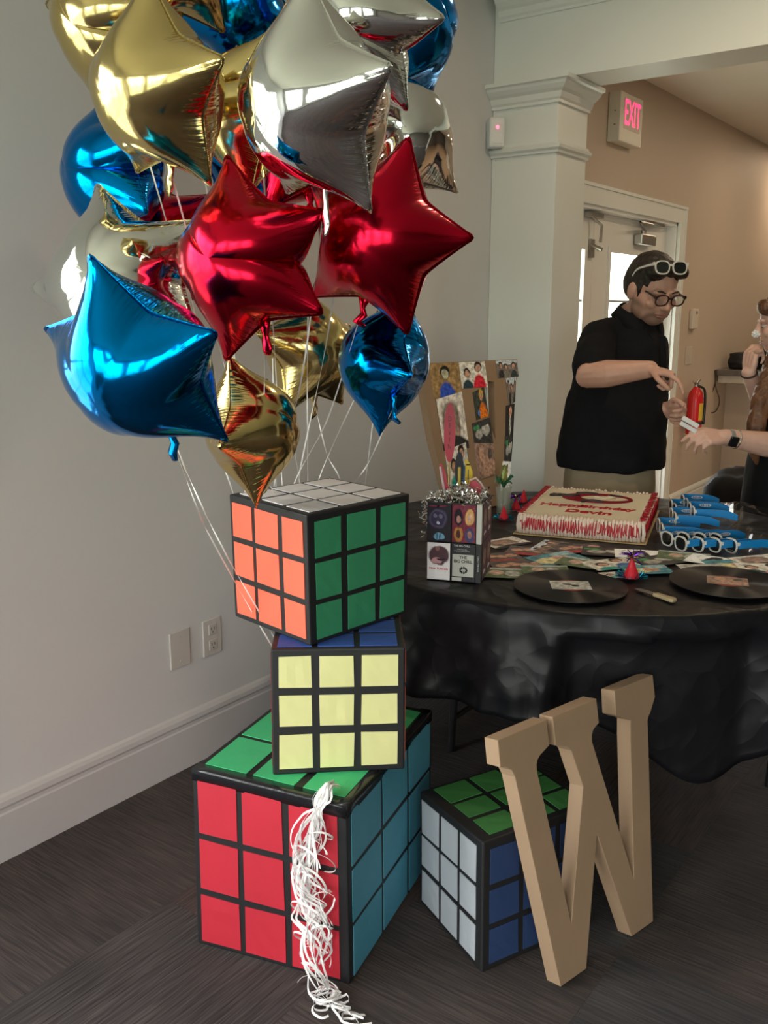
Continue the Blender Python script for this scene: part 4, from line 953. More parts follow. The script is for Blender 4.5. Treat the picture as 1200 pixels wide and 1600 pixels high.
def face_frame(k):
    """k: 0 front, 1 right, 2 back, 3 left -> origin, u, v(up), n outward"""
    o = [CB, CB+ub*BW, CB+ub*BW+vb*BW, CB+vb*BW][k]; u = [ub, vb, -ub, -vb][k]; return o, u, u.cross(Vector((0, 0, 1)))
kc = 0
for face in range(4):
    o, u, n = face_frame(face)
    for row in (0, 1):
        for col in (0, 1):
            M = Matrix.Identity(4)
            for i in range(3): M[i][0] = u[i]; M[i][1] = n[i]; M[i][2] = (0, 0, 1)[i]; M[i][3] = o[i]
            x0 = .0005+col*.0685+(.0145 if face % 2 else 0); z0 = row*.1095
            if face % 2 == 0: x0 = .0005+col*.0685
            else: x0 = .0165+col*.0665
            xw = .0675 if face % 2 == 0 else .0655
            bm = bmesh.new(); box(bm, x0, x0+xw, -.0155, 0, z0+.0005, z0+.1085, M); c_ = fin('cassette_case', bm, M_casebk, cb); bevel(c_, .0012, 2)
            pr = PC[[2, 3, 0, 1][row*2+col]] if face == 0 else (PH[kc % len(PH)] if face != 1 else PC[4])
            cc = M @ Vector((x0+xw/2, .0001, z0+.0545))
            card('cover_card', cc, u, Vector((0, 0, 1)), xw-.004, .104, .0004, pr, c_); kc += 1
            if face == 0:
                def TB(x, z, s=.0007): 
                    T = Matrix.Identity(4); p = M @ Vector((x, s, z))
                    for i in range(3): T[i][0] = u[i]; T[i][1] = (0, 0, 1)[i]; T[i][2] = n[i]; T[i][3] = p[i]
                    return T
                if row == 0 and col == 0:
                    text_mesh('title_lettering', 'TINA TURNER', .0085, TB(x0+xw/2, z0+.033), M_inkr, c_, .0001, bold=.0002)
                    text_mesh('title_lettering', 'THE\nSONG', .005, TB(x0+.012, z0+.096), M_ink, c_, .0001)
                if row == 0 and col == 1:
                    bm = bmesh.new(); box(bm, x0+.004, x0+xw-.004, .0005, .0009, z0+.016, z0+.078, M); fin('white_panel', bm, M_wcard, c_)
                    text_mesh('title_lettering', 'THE\nBIG CHILL', .0115, TB(x0+xw/2, z0+.064, .0011), M_inkb, c_, .0001, bold=.0003)
                    bm = bmesh.new()
                    for k in range(9):
                        a = k*.7; ellipsoid(bm, M @ Vector((x0+xw/2+.009*math.cos(a), .0010, z0+.034+.007*math.sin(a))), (.0045, .0003, .004), None, 8, 5)
                    fin('emblem', bm, M_inkb, c_)
                    text_mesh('title_lettering', 'THE BIG CHILL', .0068, TB(x0+.030, z0+.102), M_ink, c_, .0001, bold=.0002)
                    text_mesh('title_lettering', 'Music from the\nOriginal Motion Picture', .0045, TB(x0+.030, z0+.090), M_ink, c_, .0001)
                    bm = bmesh.new(); box(bm, x0+.003, x0+.030, .0005, .0008, z0+.003, z0+.013, M); fin('white_panel', bm, M_wcard, c_)
o, u, n = face_frame(0)
M = Matrix.Identity(4)
for i in range(3): M[i][0] = u[i]; M[i][1] = n[i]; M[i][2] = (0, 0, 1)[i]; M[i][3] = o[i]
for row in (0, 1):
    bm = bmesh.new(); box(bm, .1375, .1515, -.012, 0, row*.1095+.0005, row*.1095+.1085, M); s_ = fin('cassette_spine', bm, M_casebk if row == 0 else M_wcard, cb)
    T = Matrix.Identity(4); p = M @ Vector((.1445, .0004, row*.1095+.054))
    for i in range(3): T[i][0] = (0, 0, 1)[i]; T[i][1] = -u[i]; T[i][2] = n[i]; T[i][3] = p[i]
    if row == 0: text_mesh('spine_lettering', 'THE BIG CHILL', .007, T, M_ink, s_, .0001)
boxo('box_floor', .016, BW-.016, -(BW-.016), -.016, .001, .004, M_casebk, cb, M)
# silver tinsel stuffing
rt2 = random.Random(8); bm = bmesh.new(); cB = CB+ub*BW/2+vb*BW/2
for k in range(420):
    a, b2 = rt2.uniform(-.072, .072), rt2.uniform(-.075, .072); h = .235-rt2.uniform(0, .035)+.012*math.cos(a*30)
    if rt2.random() < .12: a = -.083-rt2.uniform(0, .008); h = rt2.uniform(.12, .21)
    c = cB+ub*a+vb*b2+Vector((0, 0, h)); pts = [c]
    for i in range(3): pts.append(pts[-1]+Vector((rt2.uniform(-1, 1), rt2.uniform(-1, 1), rt2.uniform(-.8, 1))).normalized()*.011)
    strip(bm, pts, .0042, .0003, tw0=rt2.uniform(0, 3), twist=rt2.uniform(-2, 2))
o = fin('tinsel', bm, mat('silver tinsel', (.85, .85, .83, 1), .12, 1.0, var=0), cb); o['kind'] = 'stuff'
# paper picks standing in the box
def pick(name, lab, outline, px, py0, scale, col, Zd, rot=0, yaw=0, stick=(.62, .45, .18, 1), smat=None, extra=None, th=.003, cat='party pick'):
    """flat shape on a stick; its bottom stands in the box"""
    base = at(px, py0, Zd); u = (RT*math.cos(yaw)+Vector((-RT.y, RT.x, 0))*math.sin(yaw)).normalized(); up = (Vector((0, 0, 1))*math.cos(rot)+u*math.sin(rot)).normalized(); u2 = (u*math.cos(rot)-Vector((0, 0, 1))*math.sin(rot)).normalized(); n = u2.cross(up)
    T = Matrix.Identity(4)
    for i in range(3): T[i][0] = u2[i]; T[i][1] = up[i]; T[i][2] = n[i]; T[i][3] = base[i]
    t = empty(name, base, lab, cat)
    bm = bmesh.new(); prism(bm, [(x*scale, y*scale) for x, y in outline], th, T); fin('paper_shape', bm, smat or mat('card '+name+str(col), col, .45), t)
    bm = bmesh.new(); tube(bm, [T @ Vector((0, -.11, -.003)), T @ Vector((0, .05, -.003))], .0028, 8); fin('stick', bm, mat('pick stick', stick, .6), t)
    if extra: extra(T, t)
    return t
ov = lambda rx, ry, n=28: [(rx*math.cos(2*math.pi*k/n), ry+ry*math.sin(2*math.pi*k/n)) for k in range(n)]
def redtext(T, t):
    text_mesh('sign_lettering', 'D\nE\nV\nI\nN', .020, T @ Matrix.Translation((0, .085, .0034)), M_inkb, t, .0001, sx=.7)
pick('oval_sign', 'tall red oval sign standing in the cassette box', ov(.0165, .086), 702, 722, 1, (.48, .022, .05, 1), 2.66, extra=redtext, yaw=-.1)
def bkst(T, t):
    bm = bmesh.new(); box(bm, -.004, .0035, -.02, .060, .0035, .006, T); fin('yellow_strip', bm, mat('yellow strip', (.60, .45, .08, 1), .5), t)
pick('oval_sign', 'black oval sign on a yellow stick in the cassette box', ov(.0125, .052), 717, 762, 1, (.02, .02, .028, 1), 2.62, extra=bkst, yaw=.1)
ban = [(-.004, -.01), (.010, .0), (.018, .025), (.018, .055), (.010, .078), (.0, .092), (-.005, .088), (-.003, .06), (-.004, .03)]
def bmk(T, t):
    bm = bmesh.new()
    box(bm, -.001, .010, .074, .078, .0035, .0045, T); box(bm, .004, .0065, .03, .062, .0035, .0045, T); fin('black_marks', bm, M_inkb, t)
pick('yellow_sign', 'yellow curved paper pick with black marks behind the black oval', ban, 728, 766, 1, (.85, .60, .04, 1), 2.68, extra=bmk)
M_pink = mat('pink red foil wrap', (.62, .06, .10, 1), .35, trans=.15)
wed = [(-.016, -.02), (.012, -.02), (.034, .045), (.030, .060), (.008, .078), (-.004, .070), (-.012, .04)]
def wr(T, t):
    bm = bmesh.new(); tube(bm, [T @ Vector(p) for p in ((-.004, .072, .004), (.010, .080, .004), (.026, .066, .004), (.036, .052, .004))], .003, 6, round_ends=True); fin('wrap_edge', bm, mat('whitish wrap', (.7, .55, .52, 1), .25), t)
pick('candy_wedge', 'pink and red wrapped wedge leaning out of the cassette box', wed, 733, 789, .95, None, 2.60, smat=M_pink, extra=wr, th=.012, rot=.08)
cst = [(-.006, -.03), (.005, -.03), (.006, .03), (.002, .09), (-.004, .11), (-.009, .112), (-.011, .08)]
def cs(T, t):
    bm = bmesh.new(); tube(bm, [T @ Vector(p) for p in ((-.005, .0, .006), (-.008, .06, .006), (-.009, .112, .006))], .0035, 8, round_ends=True); fin('white_stripe', bm, mat('pinkish white', (.72, .52, .52, 1), .35), t)
pick('candy_stick', 'long red and white candy stick at the left of the cassette box picks', cst, 702, 790, 1.1, (.50, .03, .06, 1), 2.58, extra=cs, th=.006, rot=-.16)
# ---------------------------------------------------------------- glass with a green spiky pick, behind the cassette box
gp = on_z(786, 801, TOP); gl = empty('glass_vase', gp, 'clear glass with green leafy pick behind the cassette box', 'glass')
M_cg = mat('clear glass', (.55, .62, .55, 1), .04, alpha=.28, var=0)
bm = bmesh.new(); lathe(bm, [(.001, .001), (.026, .001), (.024, .02), (.030, .10), (.0285, .10), (.0225, .02), (.001, .012)], Matrix.Translation(gp), 24); fin('tumbler', bm, M_cg, gl, smooth=True)
bm = bmesh.new(); rl = random.Random(4)
for k in range(16):
    a = k*2.4; d = Vector((math.cos(a), math.sin(a), 0)); c = gp+Vector((0, 0, .095)); strip(bm, [c, c+d*.012+Vector((0, 0, .02)), c+d*.026+Vector((0, 0, .030+rl.uniform(-.012, .012))), c+d*.034+Vector((0, 0, .034+rl.uniform(-.02, .015)))], .006, .0008, tw0=1.2)
fin('green_leaves', bm, mat('dark green foil', (.02, .16, .08, 1), .35), gl)
bm = bmesh.new(); lathe(bm, [(.004, .0), (.012, .02), (.014, .045), (.009, .062), (.004, .068)], Matrix.Translation(gp+Vector((.0, 0, .11))), 14); fin('bulb', bm, mat('yellow green glass', (.5, .6, .2, 1), .1, trans=.8), gl, smooth=True)
bm = bmesh.new(); tube(bm, [gp+Vector((0, 0, .012)), gp+Vector((0, 0, .115))], .004, 8); fin('stem', bm, mat('olive stem', (.14, .16, .06, 1), .5), gl)
# ---------------------------------------------------------------- photo covered letter
TLp, TRp = at(655, 568, 3.30), at(808, 560, 3.60); TRp.z = TLp.z
eL = (TRp-TLp); WLw = eL.length; eL.normalize(); WLh = .555
nL = Vector((eL.y, -eL.x, 0)); cosl = (TLp.z-TOP)/WLh; sinl = math.sqrt(max(0, 1-cosl**2)); upL = Vector((0, 0, 1))*cosl-nL*sinl; nnL = eL.cross(upL); OL = TLp-upL*WLh
ML = Matrix.Identity(4)
for i in range(3): ML[i][0] = eL[i]*WLw; ML[i][1] = upL[i]*WLh; ML[i][2] = nnL[i]; ML[i][3] = OL[i]
M_kr2 = mat('brown letter card', (.33, .215, .13, 1), .7)
bm = bmesh.new()
prism(bm, [(0, 1), (.03, .5), (.12, 0.004), (.57, 0.004), (.60, .2), (.655, .45), (.62, .55), (.61, .80), (.65, .86), (.65, 1)], -.035, ML)
prism(bm, [(.65, 1), (.65, .86), (.72, .85), (.655, .45), (.60, .2), (.57, 0.004), (.675, 0.004), (.93, .82), (.985, .88), (1, 1)], -.035, ML)
bmesh.ops.remove_doubles(bm, verts=bm.verts[:], dist=.0004)
wl = fin('photo_letter', bm, M_kr2); tag(wl, 'upright brown letter covered with a collage of photos at the table back', 'letter')
gk = [0]
def glue(u0, u1, v0, v1, pr, rot=0, shape=None):
    """a photo cut to a four-sided shape in letter coordinates"""
    q = shape or [(u0, v0), (u1, v0), (u1, v1), (u0, v1)]; bm = bmesh.new(); gk[0] += 1; zz = .0006+.00035*gk[0]
    A_ = [bm.verts.new(ML @ Vector((x, y, .0003))) for x, y in q]; B_2 = [bm.verts.new(ML @ Vector((x, y, zz))) for x, y in q]
    uvl = bm.loops.layers.uv.new('UVMap'); f = bm.faces.new(B_2)
    for l, t in zip(f.loops, ((0, 0), (1, 0), (1, 1), (0, 1))): l[uvl].uv = t
    for k in range(4): g = bm.faces.new((A_[k], A_[(k+1) % 4], B_2[(k+1) % 4], B_2[k])); g.material_index = 1
    return fin('collage_photo', bm, [PH[pr], M_cardback], wl)
glue(.09, .37, .76, .995, 0); glue(.38, .645, .82, .995, 1); glue(.76, .99, .875, .995, 2)
glue(.11, .37, .55, .75, 3, shape=[(.12, .42), (.37, .42), (.37, .80), (.11, .76)])
glue(0, 0, 0, 0, 4, shape=[(.48, .60), (.61, .62), (.60, .82), (.48, .79)]); glue(0, 0, 0, 0, 5, shape=[(.43, .43), (.62, .42), (.62, .61), (.43, .58)])
glue(0, 0, 0, 0, 7, shape=[(.13, .17), (.34, .20), (.34, .46), (.13, .42)]); glue(0, 0, 0, 0, 13, shape=[(.14, .01), (.40, .01), (.38, .19), (.14, .17)])
glue(0, 0, 0, 0, 12, shape=[(.42, .20), (.60, .22), (.62, .43), (.42, .45)])
glue(0, 0, 0, 0, 2, shape=[(.84, .68), (.91, .70), (.955, .875), (.84, .87)]); glue(0, 0, 0, 0, 6, shape=[(.76, .47), (.84, .47), (.90, .69), (.81, .68)])
glue(0, 0, 0, 0, 5, shape=[(.71, .29), (.78, .29), (.84, .47), (.755, .47)]); glue(0, 0, 0, 0, 11, shape=[(.63, .10), (.725, .12), (.78, .29), (.70, .30)])
# ================================================================ sunglasses
M_wplast = mat('white plastic', (.78, .76, .72, 1), .3); M_bplast = mat('bright blue plastic', (.010, .24, .62, 1), .3); M_lens = mat('dark lens', (.012, .016, .015, 1), .06, spec=.8, var=0)
def lens_outline(n=18, w=.0245, h=.019):
    out = []
    for k in range(n):
        a = 2*math.pi*k/n; c, s = math.cos(a), math.sin(a); e = 2/2.8
        x = math.copysign(abs(c)**e, c)*w*(1-.10*(s < 0)*abs(s)); y = math.copysign(abs(s)**e, s)*h
        out.append((x, y))
    return out
def glasses_meshes(lens_w=.0245, lens_h=.019, rim=.0045, bar=.004):
    """front in the xz plane, x right, z up, temples to +y; returns frame, lens, temple bmeshes"""
    fr = bmesh.new(); n = 18; inn = lens_outline(n, lens_w, lens_h); out = lens_outline(n, lens_w+rim, lens_h+rim)
    for s in (-1, 1):
        cx = s*(lens_w+rim+.005)
        ra = [fr.verts.new((cx+x, -.002, z)) for x, z in out]; rb = [fr.verts.new((cx+x, -.002, z)) for x, z in inn]; rc_ = [fr.verts.new((cx+x, .002, z)) for x, z in inn]; rd = [fr.verts.new((cx+x, .002, z)) for x, z in out]
        for k in range(n):
            j = (k+1) % n
            for a, b2 in ((ra, rb), (rb, rc_), (rc_, rd), (rd, ra)): fr.faces.new((a[k], a[j], b2[j], b2[k]))
    box(fr, -.007, .007, -.002, .002, .004, .010)
    for s in (-1, 1): x = s*(2*lens_w+2*rim+.005); box(fr, min(x, x+s*.004), max(x, x+s*.004), -.002, .006, .006, .016)
    ln = bmesh.new()
    for s in (-1, 1):
        cx = s*(lens_w+rim+.005); a = [ln.verts.new((cx+x*1.01, -.0005, z*1.01)) for x, z in inn]; b2 = [ln.verts.new((cx+x*1.01, .0005, z*1.01)) for x, z in inn]; ln.faces.new(a); ln.faces.new(b2[::-1])
        for k in range(n): ln.faces.new((a[k], a[(k+1) % n], b2[(k+1) % n], b2[k]))
    return fr, ln
def temple_bm(s, L=.140, h0=.009, h1=.005, wd=2*.0245+2*.0045+.007, th=.0018, drop=.018):
    bm = bmesh.new(); pr = []
    for y, z, h in ((.003, .011, h0), (L*.35, .011, h0*.95), (L*.7, .009, h1*1.2), (L*.86, .003, h1*1.2), (L, -drop, h1)):
        pr.append([bm.verts.new((s*wd+dx, y, z+dz)) for dx, dz in ((-th, -h), (th, -h), (th, h*.6), (-th, h*.6))])
    for a, b2 in zip(pr, pr[1:]):
        for k in range(4): bm.faces.new((a[k], a[(k+1) % 4], b2[(k+1) % 4], b2[k]))
    bm.faces.new(pr[0][::-1]); bm.faces.new(pr[-1]); return bm
def mesh_of(bm, name):
    bmesh.ops.recalc_face_normals(bm, faces=bm.faces[:]); me = bpy.data.meshes.new(name); bm.to_mesh(me); bm.free(); return me
fr_, ln_ = glasses_meshes(); ME_F, ME_L = mesh_of(fr_, 'frame'), mesh_of(ln_, 'lens'); ME_T = [mesh_of(temple_bm(s, h0=.015, h1=.013, drop=.004), 'temple') for s in (-1, 1)]
ME_F.materials.append(M_wplast); ME_L.materials.append(M_lens)
for m in ME_T: m.materials.append(M_bplast)
cu = bmesh.new()
for k in range(24):
    a0, a1 = 2*math.pi*k/24, 2*math.pi*(k+1)/24
ME_P = []
for s in (-1, 1):
    cu = bmesh.new()
    ring = [[cu.verts.new((s*.0605+s*.0004*z_, .058+r_*2.0*math.cos(2*math.pi*k/20), .0085+r_*.55*math.sin(2*math.pi*k/20))) for k in range(20)] for r_, z_ in ((.0105, 1), (.0078, 1))]
    for k in range(20): cu.faces.new((ring[0][k], ring[0][(k+1) % 20], ring[1][(k+1) % 20], ring[1][k]))
    for dy in (-.008, -.003, .002, .007): box(cu, s*.0605-.0003, s*.0605+.0003, .058+dy-.0012, .058+dy+.0012, .004 if abs(dy) < .005 else .0055, .013 if abs(dy) < .005 else .012)
    ME_P.append(mesh_of(cu, 'white_print')); ME_P[-1].materials.append(M_wplast)
def shades(loc, fwd, lab, tilt=0, roll=0):
    t = empty('sunglasses', loc, lab, 'sunglasses', 'party sunglasses piled beside the cake')
    f = Vector(fwd); f.z = 0; f.normalize(); x = Vector((f.y, -f.x, 0))   # temples point along fwd
    Rm = Matrix((x, f, Vector((0, 0, 1)))).transposed().to_4x4() @ Matrix.Rotation(tilt, 4, 'X') @ Matrix.Rotation(roll, 4, 'Y')
    t.rotation_euler = Rm.to_euler()
    for nm, me in (('frame', ME_F), ('lens', ME_L), ('temple', ME_T[0]), ('temple', ME_T[1]), ('white_print', ME_P[0]), ('white_print', ME_P[1])):
        o = bpy.data.objects.new(nm, me); C.objects.link(o); o.parent = t
    return t
back_dir = lambda a: RT*math.cos(a)+Vector((-RT.y, RT.x, 0))*math.sin(a)
for k, (px, py) in enumerate([(1052, 858), (1078, 859), (1104, 860), (1129, 861)]):
    p = on_z(px, py, TOP); shades(p+Vector((0, 0, .026)), back_dir(math.radians(20)), ['white-fronted sunglasses nearest the cake in the front row', 'white-fronted sunglasses second from the cake in the front row', 'white-fronted sunglasses third from the cake in the front row', 'white-fronted sunglasses farthest from the cake in the front row'][k], 0.0, 0)
for k, (px, py) in enumerate([(1030, 838), (1050, 826), (1078, 822)]):
    p = on_z(px, py, TOP); shades(p+Vector((0, 0, .030+.012*k)), back_dir(math.radians(-8)), ['sunglasses with blue temple beside the cake corner, middle row left', 'sunglasses with blue temple in the middle row centre', 'sunglasses with blue printed temple, top of the middle row'][k], 0.0, 0)
for k, (px, py) in enumerate([(1050, 806), (1068, 802)]):
    p = on_z(px, py, TOP); shades(p+Vector((0, 0, .030+.010*k)), back_dir(math.radians(-6)), ['sunglasses with blue temple at the back of the pile, lower', 'sunglasses with blue temple at the very back of the pile, upper'][k], 0.0, 0)
# crumpled clear bag beside them
bm = bmesh.new(); N = 26; G = {}
for i in range(N+1):
    for j in range(N+1):
        u, v = i/N, j/N; p = on_z(1125+u*130, 878-v*92-u*4, TOP); e = min(u, 1-u, v, 1-v)
        z = .004+.030*max(0, nz(u*3, v*3, 5)+.35)*min(1, e*6)+.010*abs(nz(u*9, v*9, 2))*min(1, e*8); G[i, j] = bm.verts.new((p.x, p.y, TOP+z))
for i in range(N):
    for j in range(N): bm.faces.new((G[i, j], G[i+1, j], G[i+1, j+1], G[i, j+1]))
o = fin('clear_bag', bm, mat('thin clear film', (.75, .75, .75, 1), .12, trans=.9, alpha=.38, var=0)); tag(o, 'crumpled clear plastic bag beside the blue sunglasses', 'bag')
# ================================================================ wall fittings
def plate(name, y, z, w, h, lab, cat, x=WALL_X, t=.006, m=None):
    r = empty(name, (x, y, z), lab, cat); o = boxo('cover_plate', x+.0005, x+t, y-w/2, y+w/2, z-h/2, z+h/2, m or mat('wall plate plastic', (.62, .585, .555, 1), .35), r, bev=.002); return r
M_scr = mat('dark slot', (.05, .045, .04, 1), .5)
bp = plate('blank_plate', 1.853, .410, .082, .122, 'blank wall plate on the left wall, left of the power outlet', 'wall plate')
bm = bmesh.new()
for dz in (.041, -.041): tube(bm, [(WALL_X+.005, 1.853, .41+dz), (WALL_X+.0075, 1.853, .41+dz)], .003, 10)
fin('screw', bm, mat('plate screw', (.5, .48, .46, 1), .4), bp)
oo = plate('power_outlet', 1.992, .411, .080, .124, 'double power outlet on the left wall next to the stack', 'outlet')
for dz in (.027, -.027):
    bm = bmesh.new(); box(bm, WALL_X+.005, WALL_X+.0085, 1.992-.017, 1.992+.017, .411+dz-.018, .411+dz+.018); rcp = fin('receptacle', bm, mat('receptacle', (.58, .55, .52, 1), .35), oo); bevel(rcp, .003)
    bm = bmesh.new()
    for dy in (-.0065, .0065): box(bm, WALL_X+.0084, WALL_X+.0089, 1.992+dy-.0012, 1.992+dy+.0012, .411+dz-.002, .411+dz+.008)
    tube(bm, [(WALL_X+.0080, 1.992, .411+dz-.009), (WALL_X+.0089, 1.992, .411+dz-.009)], .003, 10); fin('socket_slot', bm, M_scr, rcp)
# motion sensor in the corner above the pillar moulding
sp_ = Vector((WALL_X+.045, 3.764-.045, 2.225)); sn = empty('motion_sensor', sp_, 'white motion sensor with red light in the corner by the pillar', 'sensor')
MS = Matrix.Translation(sp_) @ Matrix.Rotation(math.radians(45), 4, 'Z')
bm = bmesh.new(); box(bm, -.034, .034, -.024, .038, -.062, .062, MS); bevel(fin('housing', bm, mat('sensor plastic', (.82, .85, .85, 1), .35), sn), .009, 4)
bm = bmesh.new(); box(bm, -.024, .024, -.0265, -.02, -.048, -.004, MS); bevel(fin('lens_window', bm, mat('sensor lens', (.88, .90, .90, 1), .25), sn), .004)
bm = bmesh.new(); ellipsoid(bm, MS @ Vector((0, -.0245, .020)), (.006, .006, .008)); fin('red_light', bm, mat('red led', (.8, .05, .1, 1), .4, emit=((1, .12, .2, 1), 3)), sn)
# exit sign
ex0 = empty('exit_sign', (WALL_X+.055, 5.07, 2.475), 'white exit sign box with red letters on the far wall', 'sign')
e0, e1 = on_x(967, 219, WALL_X+.07), on_x(1005.5, 157, WALL_X+.07)
boxo('housing', WALL_X+.001, WALL_X+.07, e0.y, e1.y, e0.z, e1.z, mat('exit housing', (.74, .70, .60, 1), .4), ex0, bev=.004)
TE = Matrix.Identity(4); c = Vector((WALL_X+.0715, (e0.y+e1.y)/2+.01, (e0.z+e1.z)/2+.022)); 
for i in range(3): TE[i][0] = (0, 1, 0)[i]; TE[i][1] = (0, 0, 1)[i]; TE[i][2] = (1, 0, 0)[i]; TE[i][3] = c[i]
M_el = mat('exit letters', (.9, .03, .08, 1), .4, emit=((1, .03, .12, 1), 2.2), var=0)
text_mesh('exit_lettering', 'EXIT', .185, TE, M_el, ex0, .0008, bold=.001, sx=.60)
bm = bmesh.new(); box(bm, -.112, .112, -.078, .078, -.0012, .0, TE); fin('sign_face', bm, mat('exit face', (.75, .60, .56, 1), .5), ex0)
bm = bmesh.new(); box(bm, WALL_X+.035, WALL_X+.045, e0.y-.0007, e0.y+.0003, 2.45, 2.455); box(bm, WALL_X+.035, WALL_X+.045, e0.y-.0007, e0.y+.0003, 2.52, 2.525); fin('side_slot', bm, M_scr, ex0)
# thermostat and switch plate on the far left wall
th = empty('thermostat', (WALL_X, 6.60, 1.415), 'white wall thermostat above the switch plate by the door', 'thermostat')
bevel(boxo('housing', WALL_X+.001, WALL_X+.03, 6.545, 6.66, 1.345, 1.482, mat('thermo plastic', (.70, .63, .54, 1), .4), th), .006)
boxo('display', WALL_X+.0295, WALL_X+.031, 6.60, 6.63, 1.445, 1.466, mat('thermo display', (.16, .14, .12, 1), .3), th)
plate('switch_plate', 6.58, 1.16, .13, .122, 'switch plate under the thermostat by the door', 'switch', m=mat('switch plastic', (.62, .55, .47, 1), .4))
# fire extinguisher
fe = empty('fire_extinguisher', (WALL_X+.09, 6.86, .56), 'red fire extinguisher hung on the far wall behind the hands', 'extinguisher'); FX = on_x(1086, 632, WALL_X+.075); FX.z = 0; fe.location = (FX.x, FX.y, .62)
bm = bmesh.new(); lathe(bm, [(.03, .60), (.052, .61), (.055, .64), (.055, .86), (.046, .905), (.025, .93), (.018, .945), (.001, .946)], Matrix.Translation(FX), 24); fin('cylinder', bm, mat('extinguisher red', (.62, .015, .02, 1), .25), fe, smooth=True)
bm = bmesh.new(); tube(bm, [FX+Vector((0, 0, .94)), FX+Vector((0, 0, .97))], .016, 10); tube(bm, [FX+Vector((0, 0, .965)), FX+Vector((.0, .07, .99))], .008, 8); tube(bm, [FX+Vector((0, 0, .96)), FX+Vector((.0, -.065, .985))], .008, 8)
fin('valve_handle', bm, M_steel, fe)
bm = bmesh.new(); tube(bm, smooth_path([FX+Vector((.02, .0, .95)), FX+Vector((.045, .045, .92)), FX+Vector((.060, .03, .82)), FX+Vector((.062, .02, .68))]), .009, 8); fin('hose', bm, mat('black rubber', (.015, .015, .015, 1), .5), fe, smooth=True)
bm = bmesh.new(); lathe(bm, [(.0555, .68), (.057, .68), (.057, .70), (.0555, .70)], Matrix.Translation(FX), 24); fin('strap', bm, mat('black rubber', (.015, .015, .015, 1), .5), fe)
bm = bmesh.new()
ang = [math.radians(a) for a in range(-40, 41, 10)]
va = [[bm.verts.new(FX+Vector((.0556*math.cos(a), .0556*math.sin(a), z))) for a in ang] for z in (.71, .83)]
for k in range(len(ang)-1): bm.faces.new((va[0][k], va[0][k+1], va[1][k+1], va[1][k]))
fin('yellow_label', bm, mat('yellow label', (.72, .50, .05, 1), .4), fe)
# half wall with a dark ledge at the end of the far room, equipment on it
hw = boxo('wall_half', WALL_X+.002, 1.4, 7.54, 7.70, 0, .985, M_wall2); tag(hw, kind='structure')
cn = boxo('counter_ledge', WALL_X+.001, 1.42, 7.22, 7.95, .986, 1.03, mat('grey stone ledge', (.16, .14, .13, 1), .3, var=(14, .2)), None, bev=.004); tag(cn, 'grey ledge on the half wall at the end of the far room', 'counter')
boxo('support_rail', WALL_X+.02, 1.4, 7.25, 7.53, .93, .985, mat('pale rail', (.62, .56, .48, 1), .5), cn)
M_dk = mat('black equipment', (.012, .013, .016, 1), .4)
def lump(name, lab, cat, c, r, seed, m=M_dk, sq=.45):
    bm = bmesh.new(); bmesh.ops.create_icosphere(bm, subdivisions=4, radius=1)
    for v in bm.verts:
        d = v.co.copy(); k = max(abs(d.x), abs(d.y), abs(d.z)); q = d.lerp(d/k, sq) if k else d
        q *= 1+.16*nz(d.x*2+seed, d.y*2, d.z*2)+.05*nz(d.x*6+seed, d.y*6, d.z*6); v.co = Vector((c[0]+q.x*r[0], c[1]+q.y*r[1], c[2]+q.z*r[2]))
    zmin = min(v.co.z for v in bm.verts); 
    for v in bm.verts: v.co.z = max(v.co.z, c[2]-r[2]*.86)
    o = fin(name, bm, m, smooth=True); T = Vector((c[0], c[1], c[2]-r[2]*.86)); o.data.transform(Matrix.Translation(-T)); o.location = T; tag(o, lab, cat); return o
cb1 = lump('camera_bag', 'low black camera bag at the left end of the grey ledge', 'bag', (-2.02, 7.42, 1.03+.060), (.12, .11, .070), 3, sq=.6)
lump('black_case', 'taller black case on the grey ledge behind the raised hand', 'case', (-1.78, 7.50, 1.03+.142), (.12, .13, .165), 8, sq=.65)
lump('grey_case', 'dark grey case on the ledge right of the raised hand', 'case', (-1.50, 7.45, 1.03+.078), (.11, .12, .09), 12, mat('dark grey case', (.10, .095, .09, 1), .5), .7)
bm = bmesh.new(); c = on_y(1119, 590, 7.20)
P_ = [on_y(x, y, 7.21) for x, y in ((1117, 578), (1118, 590), (1117, 600), (1110, 622), (1107, 637), (1112, 645), (1120, 640), (1124, 625), (1118, 603), (1119, 590), (1120, 578))]
tube(bm, smooth_path(P_, 5), .0045, 8); o = fin('cable', bm, mat('brown cord', (.05, .03, .02, 1), .5), smooth=True); o.name = 'looped_cable'; tag(o, 'dark cord looping down from the grey ledge', 'cord')
# black bag on a chair and clear bin behind the table on the right
blk = lump('black_bag', 'bulging black bag on the floor behind the table at right', 'bag', tuple(at(1158, 758, 4.6))[:2]+(.40,), (.20, .20, .30), 21, mat('black nylon', (.012, .011, .012, 1), .75, spec=.2), .35)

